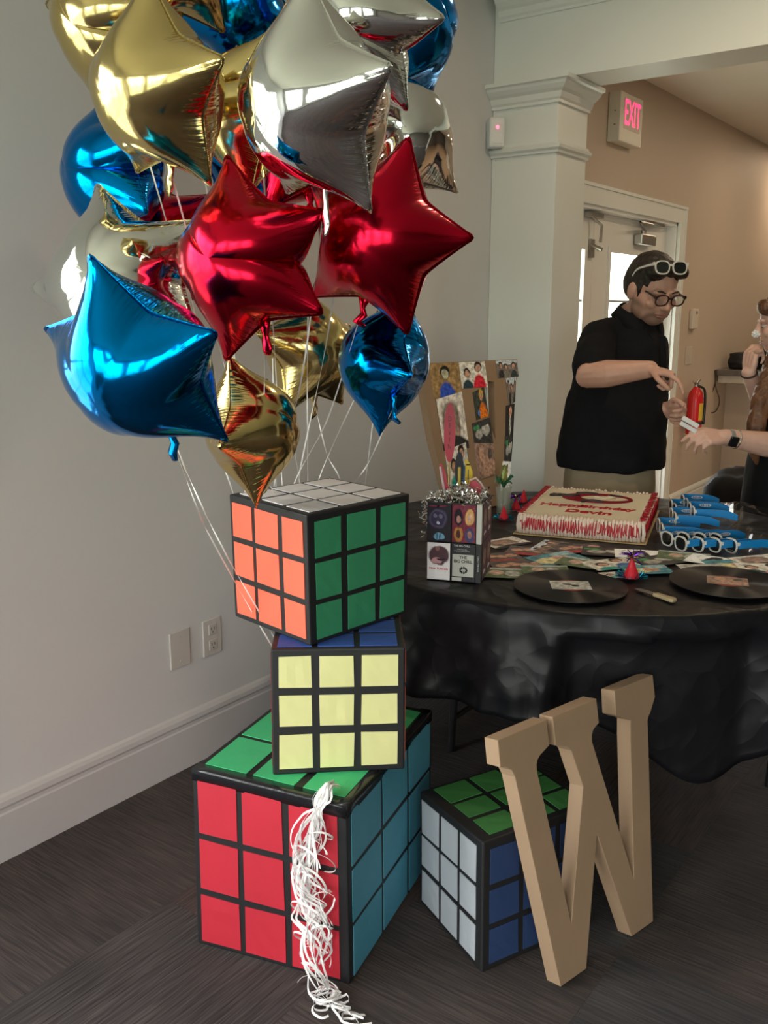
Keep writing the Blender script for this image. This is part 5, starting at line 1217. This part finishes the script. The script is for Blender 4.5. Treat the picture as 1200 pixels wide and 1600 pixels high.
tp_ = on_z(1146, 806, 0); tu = empty('plastic_bin', tp_, 'clear plastic bin on the tan floor below the black bag', 'bin')
MT = Matrix.Translation(tp_+Vector((0, .25, 0)))
bm = bmesh.new()
for args in ((-.17, .17, -.13, .13, 0.001, .004), (-.17, -.167, -.13, .13, .004, .20), (.167, .17, -.13, .13, .004, .20), (-.167, .167, -.13, -.127, .004, .20), (-.167, .167, .127, .13, .004, .20)): box(bm, *args, MT)
fin('tub', bm, mat('milky plastic', (.62, .62, .60, 1), .25, alpha=.45, var=0), tu)
bm = bmesh.new()
for args in ((-.185, .185, -.145, -.13, .195, .205), (-.185, .185, .13, .145, .195, .205), (-.185, -.17, -.13, .13, .195, .205), (.17, .185, -.13, .13, .195, .205)): box(bm, *args, MT)
fin('rim', bm, mat('milky rim', (.7, .7, .68, 1), .3, alpha=.8, var=0), tu)
# ================================================================ people
M_skin = mat('skin light', (.60, .335, .25, 1), .5, var=(40, .05)); M_skin2 = mat('skin fair', (.66, .40, .32, 1), .5, var=(40, .05))
def sss(m):
    b = m.node_tree.nodes['Principled BSDF']; b.inputs['Subsurface Weight'].default_value = .08; b.inputs['Subsurface Radius'].default_value = (.9, .3, .15); b.inputs['Subsurface Scale'].default_value = .008
sss(M_skin); sss(M_skin2)
def remesh(name, bm, m, parent, vox=.005, smooth_it=6, fac=.5, disp=None):
    me = bpy.data.meshes.new(name+'_src'); bmesh.ops.recalc_face_normals(bm, faces=bm.faces[:]); bm.to_mesh(me); bm.free()
    t = bpy.data.objects.new('tmp', me); C.objects.link(t)
    r = t.modifiers.new('r', 'REMESH'); r.mode = 'VOXEL'; r.voxel_size = vox
    s = t.modifiers.new('s', 'SMOOTH'); s.factor = fac; s.iterations = smooth_it
    bpy.context.view_layer.update(); dg = bpy.context.evaluated_depsgraph_get()
    out = bpy.data.meshes.new_from_object(t.evaluated_get(dg)); bpy.data.objects.remove(t); bpy.data.meshes.remove(me); out.name = name
    if disp:
        n = len(out.vertices); co = np.empty(n*3, np.float32); no_ = np.empty(n*3, np.float32)
        out.vertices.foreach_get('co', co); out.vertex_normals.foreach_get('vector', no_); co = co.reshape(-1, 3); no_ = no_.reshape(-1, 3)
        co = disp(co.astype(float), no_.astype(float)); out.vertices.foreach_set('co', co.astype(np.float32).ravel()); out.update()
    return link(name, out, m, parent, smooth=True)
def limb(bm, pts, rad, ell=None, n=14, upv=Vector((0, 0, 1))): tube(bm, pts, rad, n, True, ell, upv, True)
def finger(bm, base, dirs, lens, r): 
    pts = [Vector(base)]
    for d, l in zip(dirs, lens): pts.append(pts[-1]+Vector(d).normalized()*l)
    rr_ = [r*1.05, r*1.0, r*.92, r*.80][:len(pts)]; limb(bm, pts, rr_, n=10); return pts
def hand(bm, wrist, fwd, palmn, side, S=1.0, curls=(.2, .3, .4, .5), thumb=.5, spread=.1, point=None):
    """fwd along the hand, palmn out of the palm, thumb leaves on `side` (unit, towards the thumb)"""
    f = Vector(fwd).normalized(); p = Vector(palmn); p = (p-f*p.dot(f)).normalized(); t = Vector(side); t = (t-f*t.dot(f)-p*t.dot(p)).normalized()
    w_ = Vector(wrist); tips = []
    # palm
    for k, (a, l) in enumerate(((.030, .080), (.010, .084), (-.010, .081), (-.029, .074))):
        limb(bm, [w_+t*a*.55*S, w_+f*.04*S+t*a*.85*S, w_+(f*l+t*a)*S], [.014*S, .0145*S, .0110*S], n=10)
    limb(bm, [w_+t*.018*S+f*.01*S, w_+(f*.035+t*.030+p*.010)*S], [.015*S, .015*S], n=10)
    L4 = ((.040, .025, .020), (.045, .029, .021), (.042, .027, .020), (.033, .020, .018)); off = (.030, .010, -.010, -.029); ln = (.080, .084, .081, .074); r4 = (.0088, .0090, .0086, .0076)
    for k in range(4):
        c = curls[k]*1.45; b = w_+(f*ln[k]+t*off[k])*S; ds = []; ang = 0
        for j in range(3):
            ang += c*(1.0, .95, .6)[j]; ds.append(f*math.cos(ang)+p*math.sin(ang)+t*spread*(1.5-k)*.35)
        tips.append(finger(bm, b, ds, [x*S for x in L4[k]], r4[k]*S))
    tb_ = w_+(f*.025+t*.030+p*.008)*S; d1 = (f*.65+t*.65+p*.25*thumb+p*.1); d2 = (f*.85+t*(.45-.5*thumb)+p*.55*thumb); d3 = f*.85+t*(.2-.6*thumb)+p*.6*thumb
    tips.append(finger(bm, tb_, [d1, d2, d3], [.038*S, .030*S, .024*S], .0108*S)); return tips
def head(bm, c, R, S=1.0, jaw=1.0):
    """c: head centre; R columns: right, forward(face), up. Head about .235 tall"""
    P = lambda x, y, z: c+R @ Vector((x*S, y*S, z*S))
    ellipsoid(bm, P(0, -.012, .035), (.076*S, .094*S, .088*S), R, 24, 16)
    ellipsoid(bm, P(0, .014, -.02), (.066*S*jaw, .076*S, .088*S), R, 24, 16)
    ellipsoid(bm, P(0, .038, -.070), (.044*S*jaw, .044*S, .036*S), R)        # chin and jaw
    for s in (-1, 1):
        ellipsoid(bm, P(s*.038*jaw, .020, -.055), (.030*S, .045*S, .036*S), R)   # jaw corners
        ellipsoid(bm, P(s*.036, .064, -.016), (.024*S, .020*S, .022*S), R)   # cheeks
        ellipsoid(bm, P(s*.030, .076, .028), (.026*S, .014*S, .010*S), R)     # brows
        ellipsoid(bm, P(s*.077, -.012, .000), (.012*S, .022*S, .033*S), R)    # ears
        ellipsoid(bm, P(s*.0095, .096, -.022), (.0085*S, .010*S, .008*S), R)    # nostrils
    limb(bm, [P(0, .082, .022), P(0, .094, .0), P(0, .106, -.018)], [.009*S, .0105*S, .0115*S], n=10)
    ellipsoid(bm, P(0, .083, -.046), (.022*S, .010*S, .0065*S), R); ellipsoid(bm, P(0, .082, -.056), (.019*S, .010*S, .0065*S), R)
    return P
def basis(fwd, up=Vector((0, 0, 1))):
    f = Vector(fwd).normalized(); r_ = f.cross(up).normalized(); u = r_.cross(f); return Matrix((r_, f, u)).transposed()
AW = Vector((-RT.y, RT.x, 0)); TCm = -AW; ZU = Vector((0, 0, 1))
def ringloft(bm, secs, n=28):
    """secs: (centre, half width vector, half depth vector)"""
    rings = []
    for c, a, b2 in secs: rings.append([bm.verts.new(c+a*math.cos(2*math.pi*k/n)+b2*math.sin(2*math.pi*k/n)) for k in range(n)])
    for r1, r2 in zip(rings, rings[1:]):
        for k in range(n): bm.faces.new((r1[k], r1[(k+1) % n], r2[(k+1) % n], r2[k]))
    bm.faces.new(rings[0][::-1]); bm.faces.new(rings[-1])
def eyes(parent, P, R, S, lookdown=.3):
    for s in (-1, 1):
        bm = bmesh.new(); ellipsoid(bm, P(s*.030, .072, .010), (.0125*S, .0115*S, .0095*S), R, 14, 10); e = fin('eye', bm, mat('eye white', (.62, .55, .50, 1), .2), parent, smooth=True)
        bm = bmesh.new(); ellipsoid(bm, P(s*.030+.003, .0815, .007), (.0052*S, .0030*S, .0052*S), R, 12, 8); fin('iris', bm, mat('dark iris', (.02, .015, .01, 1), .1), e, smooth=True)
        bm = bmesh.new(); ellipsoid(bm, P(s*.030, .073, .0165), (.0145*S, .0125*S, .0062*S), R, 14, 8); fin('eyelid', bm, mat('eyelid', (.50, .27, .20, 1), .5), parent, smooth=True)
    bm = bmesh.new(); limb(bm, [P(-.026, .084, -.046), P(0, .0935, -.0475), P(.026, .084, -.046)], [.0018*S, .0032*S, .0018*S], n=8); limb(bm, [P(-.018, .087, -.055), P(0, .0920, -.0565), P(.018, .087, -.055)], [.0018*S, .0034*S, .0018*S], n=8)
    fin('lips', bm, mat('lips', (.42, .19, .16, 1), .4), parent, smooth=True)
# ------------------------------------------------------------ the man
def am(px, py, Z): return at(px, py, Z*1.045)
ZM = 3.70
man = empty('person', (lambda p: Vector((p.x, p.y, 0)))(am(955, 745, ZM)), 'man in a black polo shirt and khaki trousers with glasses, pointing across the cake', 'person')
hc = am(1019, 456, 3.60); Fh = (RT*.33+TCm*.90+ZU*-.40).normalized(); Rh = basis(Fh); S_ = 1.165
bm = bmesh.new(); P = head(bm, hc, Rh, S_, 1.06)
nb = am(992, 512, 3.71)
limb(bm, [hc+Rh @ Vector((0, -.03, -.06)), hc.lerp(nb, .5)+AW*.01, nb+ZU*-.02], [.066, .066, .080])
ringloft(bm, [(am(975, 530, ZM), RT*.14, AW*.09), (am(970, 600, ZM), RT*.16, AW*.12), (am(960, 700, ZM), RT*.17, AW*.13), (am(953, 790, ZM), RT*.15, AW*.11)])
limb(bm, [am(990, 500, ZM), am(972, 540, ZM)], [.08, .12])
ftm = man.location
for s, q in ((-1, 918), (1, 985)):
    hip = am(q, 800, ZM); ank = Vector((hip.x, hip.y, .09)); limb(bm, [hip+ZU*.05, (hip+ank)/2, ank, ank+TCm*.12+ZU*-.04], [.085, .055, .040, .035])
# right arm (image left), crossing in front
sh = am(936, 532, 3.64); el = am(920, 587, 3.44); wr_ = am(1016, 577, 3.37)
limb(bm, [sh, sh.lerp(el, .5), el, el.lerp(wr_, .3), el.lerp(wr_, .7), wr_], [.062, .058, .054, .054, .042, .031], [(1, 1)]*5+[(.85, 1.1)])
hf = (am(1050, 585, 3.33)-wr_).normalized()
hand(bm, wr_, hf, (-ZU*.75-RT*.35+AW*.2), (TCm*.9+ZU*-.2), 1.06, (.28, .95, 1.05, 1.1), .9, .05)
# left arm, mostly hidden behind the shirt
sh2 = am(1018, 540, 3.78); el2 = am(1022, 640, 3.86); wr2 = am(1036, 640, 3.62)
limb(bm, [sh2, sh2.lerp(el2, .5), el2, el2.lerp(wr2, .5), wr2], [.058, .052, .048, .044, .031])
hand(bm, wr2, (RT*.75+TCm*.6-ZU*.05), (TCm*.45-RT*.35+ZU*-.2), (ZU*1.0), 1.08, (.75, .85, .9, .95), .8, .0)
body = remesh('body', bm, None, man, .0042, 5)
# stubble is part of the face colour: a mask around the jaw in the head's own frame
ms = M_skin.copy(); ms.name = 'skin with stubble'; nt = ms.node_tree; b = nt.nodes['Principled BSDF']
geo = nt.nodes.new('ShaderNodeNewGeometry')
def mask(c, r, lo=.8, hi=1.1):
    s = nt.nodes.new('ShaderNodeVectorMath'); s.operation = 'DISTANCE'; nt.links.new(geo.outputs['Position'], s.inputs[0]); s.inputs[1].default_value = c
    q = nt.nodes.new('ShaderNodeMapRange'); q.inputs[1].default_value = r*lo; q.inputs[2].default_value = r*hi; q.inputs[3].default_value = 1; q.inputs[4].default_value = 0; nt.links.new(s.outputs['Value'], q.inputs[0]); return q.outputs[0]
a1 = mask(P(0, .055, -.085), .072); a2 = mask(P(-.045, .02, -.05), .05); a3 = mask(P(.045, .02, -.05), .05)
mx = nt.nodes.new('ShaderNodeMath'); mx.operation = 'MAXIMUM'; nt.links.new(a1, mx.inputs[0]); m2_ = nt.nodes.new('ShaderNodeMath'); m2_.operation = 'MAXIMUM'; nt.links.new(a2, m2_.inputs[0]); nt.links.new(a3, m2_.inputs[1]); nt.links.new(m2_.outputs[0], mx.inputs[1])
sc3 = nt.nodes.new('ShaderNodeMath'); sc3.operation = 'MULTIPLY'; sc3.inputs[1].default_value = .72; nt.links.new(mx.outputs[0], sc3.inputs[0])
mc = nt.nodes.new('ShaderNodeMix'); mc.data_type = 'RGBA'; nt.links.new(sc3.outputs[0], mc.inputs[0]); old = b.inputs['Base Color'].links[0].from_socket; nt.links.new(old, mc.inputs[6]); mc.inputs[7].default_value = (.20, .12, .085, 1); nt.links.new(mc.outputs[2], b.inputs['Base Color'])
body.data.materials.clear(); body.data.materials.append(ms)
eyes(body, P, Rh, S_)
M_hair = mat('dark brown hair', (.018, .012, .008, 1), .45, bump=(120, .8, .004), var=(50, .3))
bm = bmesh.new()
ellipsoid(bm, P(0, -.022, .048), (.084*S_, .096*S_, .086*S_), Rh, 24, 16)
for s in (-1, 1):
    ellipsoid(bm, P(s*.060, -.040, .022), (.026*S_, .052*S_, .058*S_), Rh); limb(bm, [P(s*.068, .012, .040), P(s*.071, .018, .012), P(s*.069, .018, -.012)], [.015, .008, .004], n=8)
    ellipsoid(bm, P(s*.045, .050, .092), (.036*S_, .032*S_, .026*S_), Rh)
ellipsoid(bm, P(0, .050, .104), (.05*S_, .035*S_, .024*S_), Rh); ellipsoid(bm, P(0, -.072, -.015), (.055*S_, .032*S_, .055*S_), Rh)
remesh('hair', bm, M_hair, man, .005, 3, disp=lambda co, no: co+no*np.array([[.004*mnoise.noise(Vector((c[0]*70, c[1]*70, c[2]*22)))] for c in co]))
bm = bmesh.new()
for s in (-1, 1): limb(bm, [P(s*.014, .091, .030), P(s*.032, .090, .036), P(s*.048, .078, .031)], [.003, .0038, .0022], n=8)
fin('eyebrow', bm, M_hair, body, smooth=True)
# shirt with sleeves and collar
M_shirt = mat('black polo knit', (.008, .008, .010, 1), .9, spec=.2, bump=(300, .3, .001))
TF = (RT*.45+TCm*.89).normalized(); TSd = Vector((-TF.y, TF.x, 0))
def sec(px, py, Z, hw, hd): return (am(px, py, Z), RT*hw, AW*hd)
bm = bmesh.new()
ringloft(bm, [sec(954, 729, ZM, .222, .17), sec(954, 712, ZM, .226, .18), sec(957, 680, ZM, .223, .186), sec(962, 640, ZM, .212, .18), sec(968, 600, ZM, .200, .168), sec(974, 565, ZM, .185, .155), sec(977, 540, ZM, .172, .14), sec(980, 520, ZM, .145, .12), sec(987, 505, ZM, .118, .112), sec(992, 496, 3.69, .094, .096), sec(995, 490, 3.68, .086, .088)])
limb(bm, [am(955, 527, 3.67), sh+ZU*.004, sh.lerp(el, .55)+TCm*.005, sh.lerp(el, .80)], [.085, .084, .080, .077])
limb(bm, [am(1000, 532, 3.73), sh2, sh2.lerp(el2, .6)], [.08, .074, .070])
def folds(co, no):
    out = co.copy(); base_ = np.array(am(954, 729, ZM))
    for i, c in enumerate(co):
        h = c[2]-base_[2]; k = max(0, min(1, (0.30-h)/.30)); v = Vector((c[0]*9, c[1]*9, c[2]*2.5))
        out[i] += no[i]*(.012*mnoise.noise(v)*(.4+k)+.006*mnoise.noise(Vector((c[0]*16, c[1]*16, c[2]*16))))
    return out
remesh('polo_shirt', bm, M_shirt, man, .008, 6, disp=folds)
# collar: a fold-over band round the neck, open at the throat, with two points
bm = bmesh.new(); cz = am(997, 495, 3.675); ax_u = ((hc-cz).normalized()*.6+ZU*.4).normalized(); fx = (RT*.46+TCm*.84); fx = (fx-ax_u*fx.dot(ax_u)).normalized(); sx_ = fx.cross(ax_u); rings = []
for k in range(33):
    a = math.radians(22+k*(360-44)/32); d = fx*math.cos(a)+sx_*math.sin(a); f_ = max(0, math.cos(a)); low = .030*f_**3
    r_ = .084+.008*f_
    rings.append([bm.verts.new(cz+d*(r_+.010)+ax_u*(-.022-low*1.3)), bm.verts.new(cz+d*(r_-.001)+ax_u*(.028-low)), bm.verts.new(cz+d*(r_+.004)+ax_u*(.030-low)), bm.verts.new(cz+d*(r_+.026+.012*f_)+ax_u*(-.020-low*1.6))])
for r1, r2 in zip(rings, rings[1:]):
    for k in range(3): bm.faces.new((r1[k], r1[k+1], r2[k+1], r2[k]))
fin('collar', bm, M_shirt, man, smooth=True).modifiers.new('t', 'SOLIDIFY').thickness = .0025
bm = bmesh.new(); box(bm, -.016, .016, -.002, .004, -.13, 0, Matrix.Translation(cz+fx*.155+ZU*-.02) @ Matrix((sx_, fx, ax_u)).transposed().to_4x4() @ Matrix.Rotation(.5, 4, 'X')); bevel(fin('placket', bm, M_shirt, man), .002)
# trousers and shoes
M_kh = mat('khaki cotton', (.36, .29, .19, 1), .8, bump=(60, .25, .002), var=(8, .06))
bm = bmesh.new()
ringloft(bm, [sec(952, 838, ZM, .165, .13), sec(951, 800, ZM, .185, .145), sec(951, 760, ZM, .190, .15), sec(953, 725, ZM, .185, .15), sec(954, 712, ZM, .18, .14)])
for q in (912, 990):
    hip = am(q, 815, ZM); ank = Vector((hip.x, hip.y, .05)); limb(bm, [hip, hip.lerp(ank, .5), ank+ZU*.04], [.10, .078, .065])
remesh('trousers', bm, M_kh, man, .009, 4, disp=lambda co, no: co+no*np.array([[.006*mnoise.noise(Vector((c[0]*14, c[1]*14, c[2]*6)))] for c in co]))
for q in (912, 990):
    hip = am(q, 815, ZM); a = Vector((hip.x, hip.y, .045)); bm = bmesh.new(); limb(bm, [a+AW*.05, a+TCm*.08+ZU*-.005, a+TCm*.18+ZU*-.012], [.042, .044, .033], [(1.05, .95)]*3); fin('shoe', bm, mat('dark shoe', (.03, .025, .02, 1), .5), man, smooth=True)
# eyeglasses on his face
def wear(name, P, R, S, y, z, mF, mT, par, tilt=0, label=None, lens=None, L=.11, tall=.017, roll=0, x=0):
    f, l = glasses_meshes(.0235, tall, .0038); T = Matrix.Translation(P(x, y, z)) @ R.to_4x4() @ Matrix.Rotation(math.pi, 4, 'Z') @ Matrix.Rotation(tilt, 4, 'X') @ Matrix.Rotation(roll, 4, 'Y') @ Matrix.Scale(S, 4)
    t = empty(name, P(x, y, z), label, 'glasses')
    for nm, b2, m in (('frame', f, mF), ('lens', l, lens or M_lens), ('temple', temple_bm(-1, L, .004, .003, .0595, drop=.01), mT), ('temple', temple_bm(1, L, .004, .003, .0595, drop=.01), mT)):
        b2.transform(T); fin(nm, b2, m, t)
    return t
M_tort = mat('dark brown acetate', (.035, .018, .014, 1), .25); M_clr = mat('clear spectacle lens', (.9, .92, .95, 1), .03, trans=.97, alpha=.35, var=0)
wear('eyeglasses', P, Rh, S_, .106, .010, M_tort, M_tort, None, label='dark-rimmed eyeglasses on the face of the man', lens=M_clr, L=.10, tall=.0165)
wear('sunglasses', P, Rh, S_*1.09, .080, .117, M_wplast, M_wplast, None, tilt=math.radians(-28), label='white-framed sunglasses pushed up on the hair of the man', L=.115, tall=.0175, x=.016)
# ------------------------------------------------------------ the woman at the right edge
ZW = 3.55
wo_ = empty('person', (lambda p: Vector((p.x, p.y, 0)))(at(1235, 790, ZW)), 'woman in black at the right edge holding out a hand with a watch', 'person')
hc2 = at(1226, 507, 3.55); Fw = (-RT*.93+AW*.25-ZU*.18).normalized(); Rw = basis(Fw); S2 = 1.03
bm = bmesh.new(); PW = head(bm, hc2, Rw, S2, .92)
nb2 = at(1236, 575, ZW); limb(bm, [hc2+Rw @ Vector((0, -.03, -.05)), nb2], [.052, .058])
ringloft(bm, [(at(1240, 585, ZW), AW*.12, RT*.07), (at(1240, 620, ZW), AW*.16, RT*.10), (at(1235, 700, ZW), AW*.13, RT*.10), (at(1232, 790, ZW), AW*.15, RT*.11)])
for s in (-1, 1):
    hip = at(1232, 800, ZW)+AW*.075*s; ank = Vector((hip.x, hip.y, .08)); limb(bm, [hip, hip.lerp(ank, .5), ank, ank-RT*.10-ZU*.03], [.08, .05, .035, .03])
# raised hand near the mouth
shr = at(1238, 615, ZW)+AW*.15; elr = at(1200, 655, 3.66); wrr = at(1170, 583, 3.52)
limb(bm, [shr, shr.lerp(elr, .5), elr, elr.lerp(wrr, .4), wrr], [.045, .042, .038, .036, .0255], [(1, 1)]*4+[(1.15, .85)])
hand(bm, wrr, (ZU*1.0+RT*.02+TCm*.05), (AW*.3+RT*.85), (-TCm*.2+AW*.6+RT*.2), .93, (.55, .75, .9, 1.0), .9, .05)
# outstretched hand
shl = at(1250, 620, ZW)+TCm*.13; ell_ = at(1232, 700, 3.30); wrl = at(1132, 683, 3.24)
limb(bm, [shl, shl.lerp(ell_, .5), ell_, ell_.lerp(wrl, .35), ell_.lerp(wrl, .8), wrl], [.048, .044, .042, .046, .034, .029])
hand(bm, wrl, (at(1080, 682, 3.20)-wrl), (AW*.6-ZU*.75), (ZU*.8+TCm*.1-RT*.2), .95, (.35, .5, .62, .72), .6, .12)
body2 = remesh('body', bm, M_skin2, wo_, .0042, 5)
eyes(body2, PW, Rw, S2)
M_red = mat('auburn hair', (.13, .055, .025, 1), .4, bump=(90, .9, .005), var=(30, .3))
bm = bmesh.new()
ellipsoid(bm, PW(0, -.026, .050), (.088*S2, .098*S2, .090*S2), Rw, 24, 16); ellipsoid(bm, PW(0, -.06, -.02), (.080*S2, .062*S2, .10*S2), Rw)
for s in (-1, 1):
    ellipsoid(bm, PW(s*.066, .0, .02), (.026, .066, .07), Rw); ellipsoid(bm, PW(s*.04, .062, .075), (.036, .026, .03), Rw)
limb(bm, [PW(.085, -.01, -.02), at(1203, 590, 3.42), at(1190, 625, 3.38), at(1181, 665, 3.37), at(1179, 700, 3.39), at(1182, 722, 3.41)], [.038, .036, .036, .034, .028, .012], [(1.0, .7)]*6)
limb(bm, [PW(-.085, -.02, -.02), at(1225, 590, 3.66), at(1220, 650, 3.66), at(1225, 700, 3.66)], [.038, .036, .034, .012])
limb(bm, [PW(0, -.11, .0), at(1262, 590, 3.56), at(1266, 680, 3.58), at(1262, 730, 3.56)], [.05, .06, .05, .02])
remesh('hair', bm, M_red, wo_, .005, 3, disp=lambda co, no: co+no*np.array([[.006*mnoise.noise(Vector((c[0]*60, c[1]*60, c[2]*8)))] for c in co]))
M_bt = mat('black jersey', (.008, .008, .009, 1), .9, spec=.12, bump=(200, .2, .001))
bm = bmesh.new()
ringloft(bm, [(at(1228, 830, ZW), AW*.18, RT*.155), (at(1226, 790, ZW), AW*.185, RT*.160), (at(1228, 740, ZW), AW*.165, RT*.150), (at(1231, 690, ZW), AW*.150, RT*.125), (at(1230, 645, ZW), AW*.170, RT*.135), (at(1237, 610, ZW), AW*.160, RT*.095), (at(1240, 592, ZW), AW*.10, RT*.07)])
limb(bm, [at(1240, 612, ZW)+AW*.11, shr, shr.lerp(elr, .4)], [.06, .060, .056]); limb(bm, [at(1246, 612, ZW)+TCm*.10, shl, shl.lerp(ell_, .45)], [.062, .062, .058])
remesh('black_top', bm, M_bt, wo_, .008, 5, disp=lambda co, no: co+no*np.array([[.008*mnoise.noise(Vector((c[0]*12, c[1]*12, c[2]*7)))] for c in co]))
bm = bmesh.new()
ringloft(bm, [(at(1230, 850, ZW), AW*.16, RT*.12), (at(1229, 800, ZW), AW*.175, RT*.145)])
for s in (-1, 1):
    hip = at(1230, 820, ZW)+AW*.08*s; ank = Vector((hip.x, hip.y, .07)); limb(bm, [hip, hip.lerp(ank, .5), ank], [.095, .065, .05])
remesh('black_trousers', bm, M_bt, wo_, .009, 4)
for s in (-1, 1):
    hip = at(1230, 820, ZW)+AW*.08*s; a = Vector((hip.x, hip.y, .035)); bm = bmesh.new(); limb(bm, [a+RT*.04, a-RT*.08, a-RT*.15-ZU*.01], [.035, .036, .026]); fin('shoe', bm, mat('dark shoe', (.03, .025, .02, 1), .5), wo_, smooth=True)
# wrist watch, bracelets, things held
def wristring(name, c, d, r0, r1, w_, m, par, label=None, cat=None, ell=(1, 1)):
    bm = bmesh.new(); tube(bm, [c-d*w_/2, c-d*w_*.25, c+d*w_*.25, c+d*w_/2], [r0, r1, r1, r0], 24, True, [ell]*4); o = fin(name, bm, m, par, smooth=False); bevel(o, .001)
    if cat: tag(o, label, cat)
    return o
dW = (ell_-wrl).normalized(); wc = wrl+dW*.020
wt = empty('wrist_watch', wc, 'watch with a black square face on the outstretched wrist', 'watch')
wristring('band', wc, dW, .0300, .0312, .020, mat('grey watch band', (.30, .30, .30, 1), .3, .3), wt)
nF = (TCm*.9-ZU*.25); nF = (nF-dW*nF.dot(dW)).normalized(); sF = dW.cross(nF)
MF = Matrix.Identity(4); cF = wc+nF*.031
for i in range(3): MF[i][0] = dW[i]; MF[i][1] = sF[i]; MF[i][2] = nF[i]; MF[i][3] = cF[i]
bevel(boxo('watch_face', -.017, .017, -.019, .019, -.004, .007, mat('black watch glass', (.008, .008, .01, 1), .08), wt, MF), .005)
b2 = wristring('bracelet', wrl+dW*.046, dW, .0330, .0350, .006, mat('silver beads', (.75, .70, .62, 1), .2, .9), None, 'shiny silver bracelet next to the watch on the outstretched wrist', 'bracelet')
dB = (elr-wrr).normalized(); wristring('hair_band', wrr+dB*.004, dB, .0290, .0305, .006, mat('dark elastic', (.02, .012, .012, 1), .6), None, 'dark elastic band on the raised wrist of the woman', 'bracelet', (1.12, .86))
hp = at(1078, 664, 3.19); dq = (at(1092, 673, 3.19)-at(1066, 658, 3.19)).normalized(); sq = dq.cross(TCm).normalized()
MH = Matrix.Identity(4)
for i in range(3): MH[i][0] = dq[i]; MH[i][1] = sq[i]; MH[i][2] = TCm[i]; MH[i][3] = hp[i]
wn = empty('napkin', hp, 'folded white paper strips held in the outstretched hand', 'napkin')
bevel(boxo('paper_fold', -.032, .030, .002, .017, -.006, .006, mat('white paper', (.78, .76, .74, 1), .6), wn, MH), .002)
bevel(boxo('paper_fold', -.036, .026, -.017, -.001, -.004, .008, mat('white paper', (.78, .76, .74, 1), .6), wn, MH), .002)
hp2 = at(1181, 522, 3.44); bm = bmesh.new(); bmesh.ops.create_icosphere(bm, subdivisions=3, radius=1)
for v in bm.verts: d = v.co.copy(); v.co = hp2+Vector((d.x*.015, d.y*.013, d.z*.014))*(1+.4*nz(d.x*2.5, d.y*2.5, d.z*2.5))
o = fin('napkin', bm, mat('white paper', (.78, .76, .74, 1), .6)); tag(o, 'crumpled white napkin in the raised hand by the mouth', 'napkin')
# chair tucked at the right of the table
M_ch = mat('black chair steel', (.012, .012, .013, 1), .4); cp = on_z(1196, 1228, 0); chx = RT
ch = empty('folding_chair', (cp.x, cp.y, 0), 'black folding chair at the right frame edge, only a leg in view', 'chair')
def chp(a, b2, z): return Vector((cp.x, cp.y, 0))+RT*a+AW*b2+ZU*z
for a in (.012, .42):
    bm = bmesh.new(); tube(bm, [chp(a, 0, 0), chp(a, -.02, .44)], .014, 10); fin('leg', bm, M_ch, ch)
    bm = bmesh.new(); tube(bm, [chp(a, -.42, 0), chp(a, -.40, .44)], .014, 10); fin('leg', bm, M_ch, ch)
bm = bmesh.new(); MCh = Matrix.Identity(4)
for i in range(3): MCh[i][0] = RT[i]; MCh[i][1] = AW[i]; MCh[i][3] = cp[i]
bevel(boxo('seat', 0.0, .43, -.42, .0, .44, .47, M_ch, ch, MCh), .008); boxo('backrest', .43, .45, -.40, -.02, .60, .86, M_ch, ch, MCh, .006)
# ---------------------------------------------------------------- lamps of the far room
M_lamp = mat('lamp lens', (1, .85, .6, 1), .4, emit=((1.0, .74, .46, 1), 14), var=0)
def downlight(x, y, power, z=CE, lab=''):
    t = empty('ceiling_downlight', (x, y, z), lab, 'ceiling light')
    bm = bmesh.new(); lathe(bm, [(.055, -.002), (.055, -.010), (.085, -.006), (.09, -.001)], Matrix.Translation((x, y, z)), 24); fin('trim_ring', bm, M_white, t)
    bm = bmesh.new(); lathe(bm, [(.001, -.010), (.052, -.011), (.052, -.013), (.001, -.013)], Matrix.Translation((x, y, z)), 20); fin('lens', bm, M_lamp, t)
    l = bpy.data.lights.new('lamp', 'AREA'); l.shape = 'DISK'; l.size = .10; l.energy = power; l.color = (1.0, .76, .52)
    o = bpy.data.objects.new('lamp', l); C.objects.link(o); o.location = (x, y, z-.02)
for args in [(-1.05, 3.0, 6, CE, 'warm ceiling downlight above the party table'), (-1.2, 7.05, 7, CE, 'ceiling downlight nearest the end wall on the left'), (0.6, 6.9, 9, CE, 'ceiling downlight nearest the end wall on the right'), (-1.75, 8.6, 9, CE, 'ceiling downlight beyond the half wall'), (-.9, 5.2, 6, CE, 'ceiling downlight in the middle of the far room'), (1.2, 5.2, 10, CE, 'ceiling downlight at the right of the far room')]:
    downlight(*args)
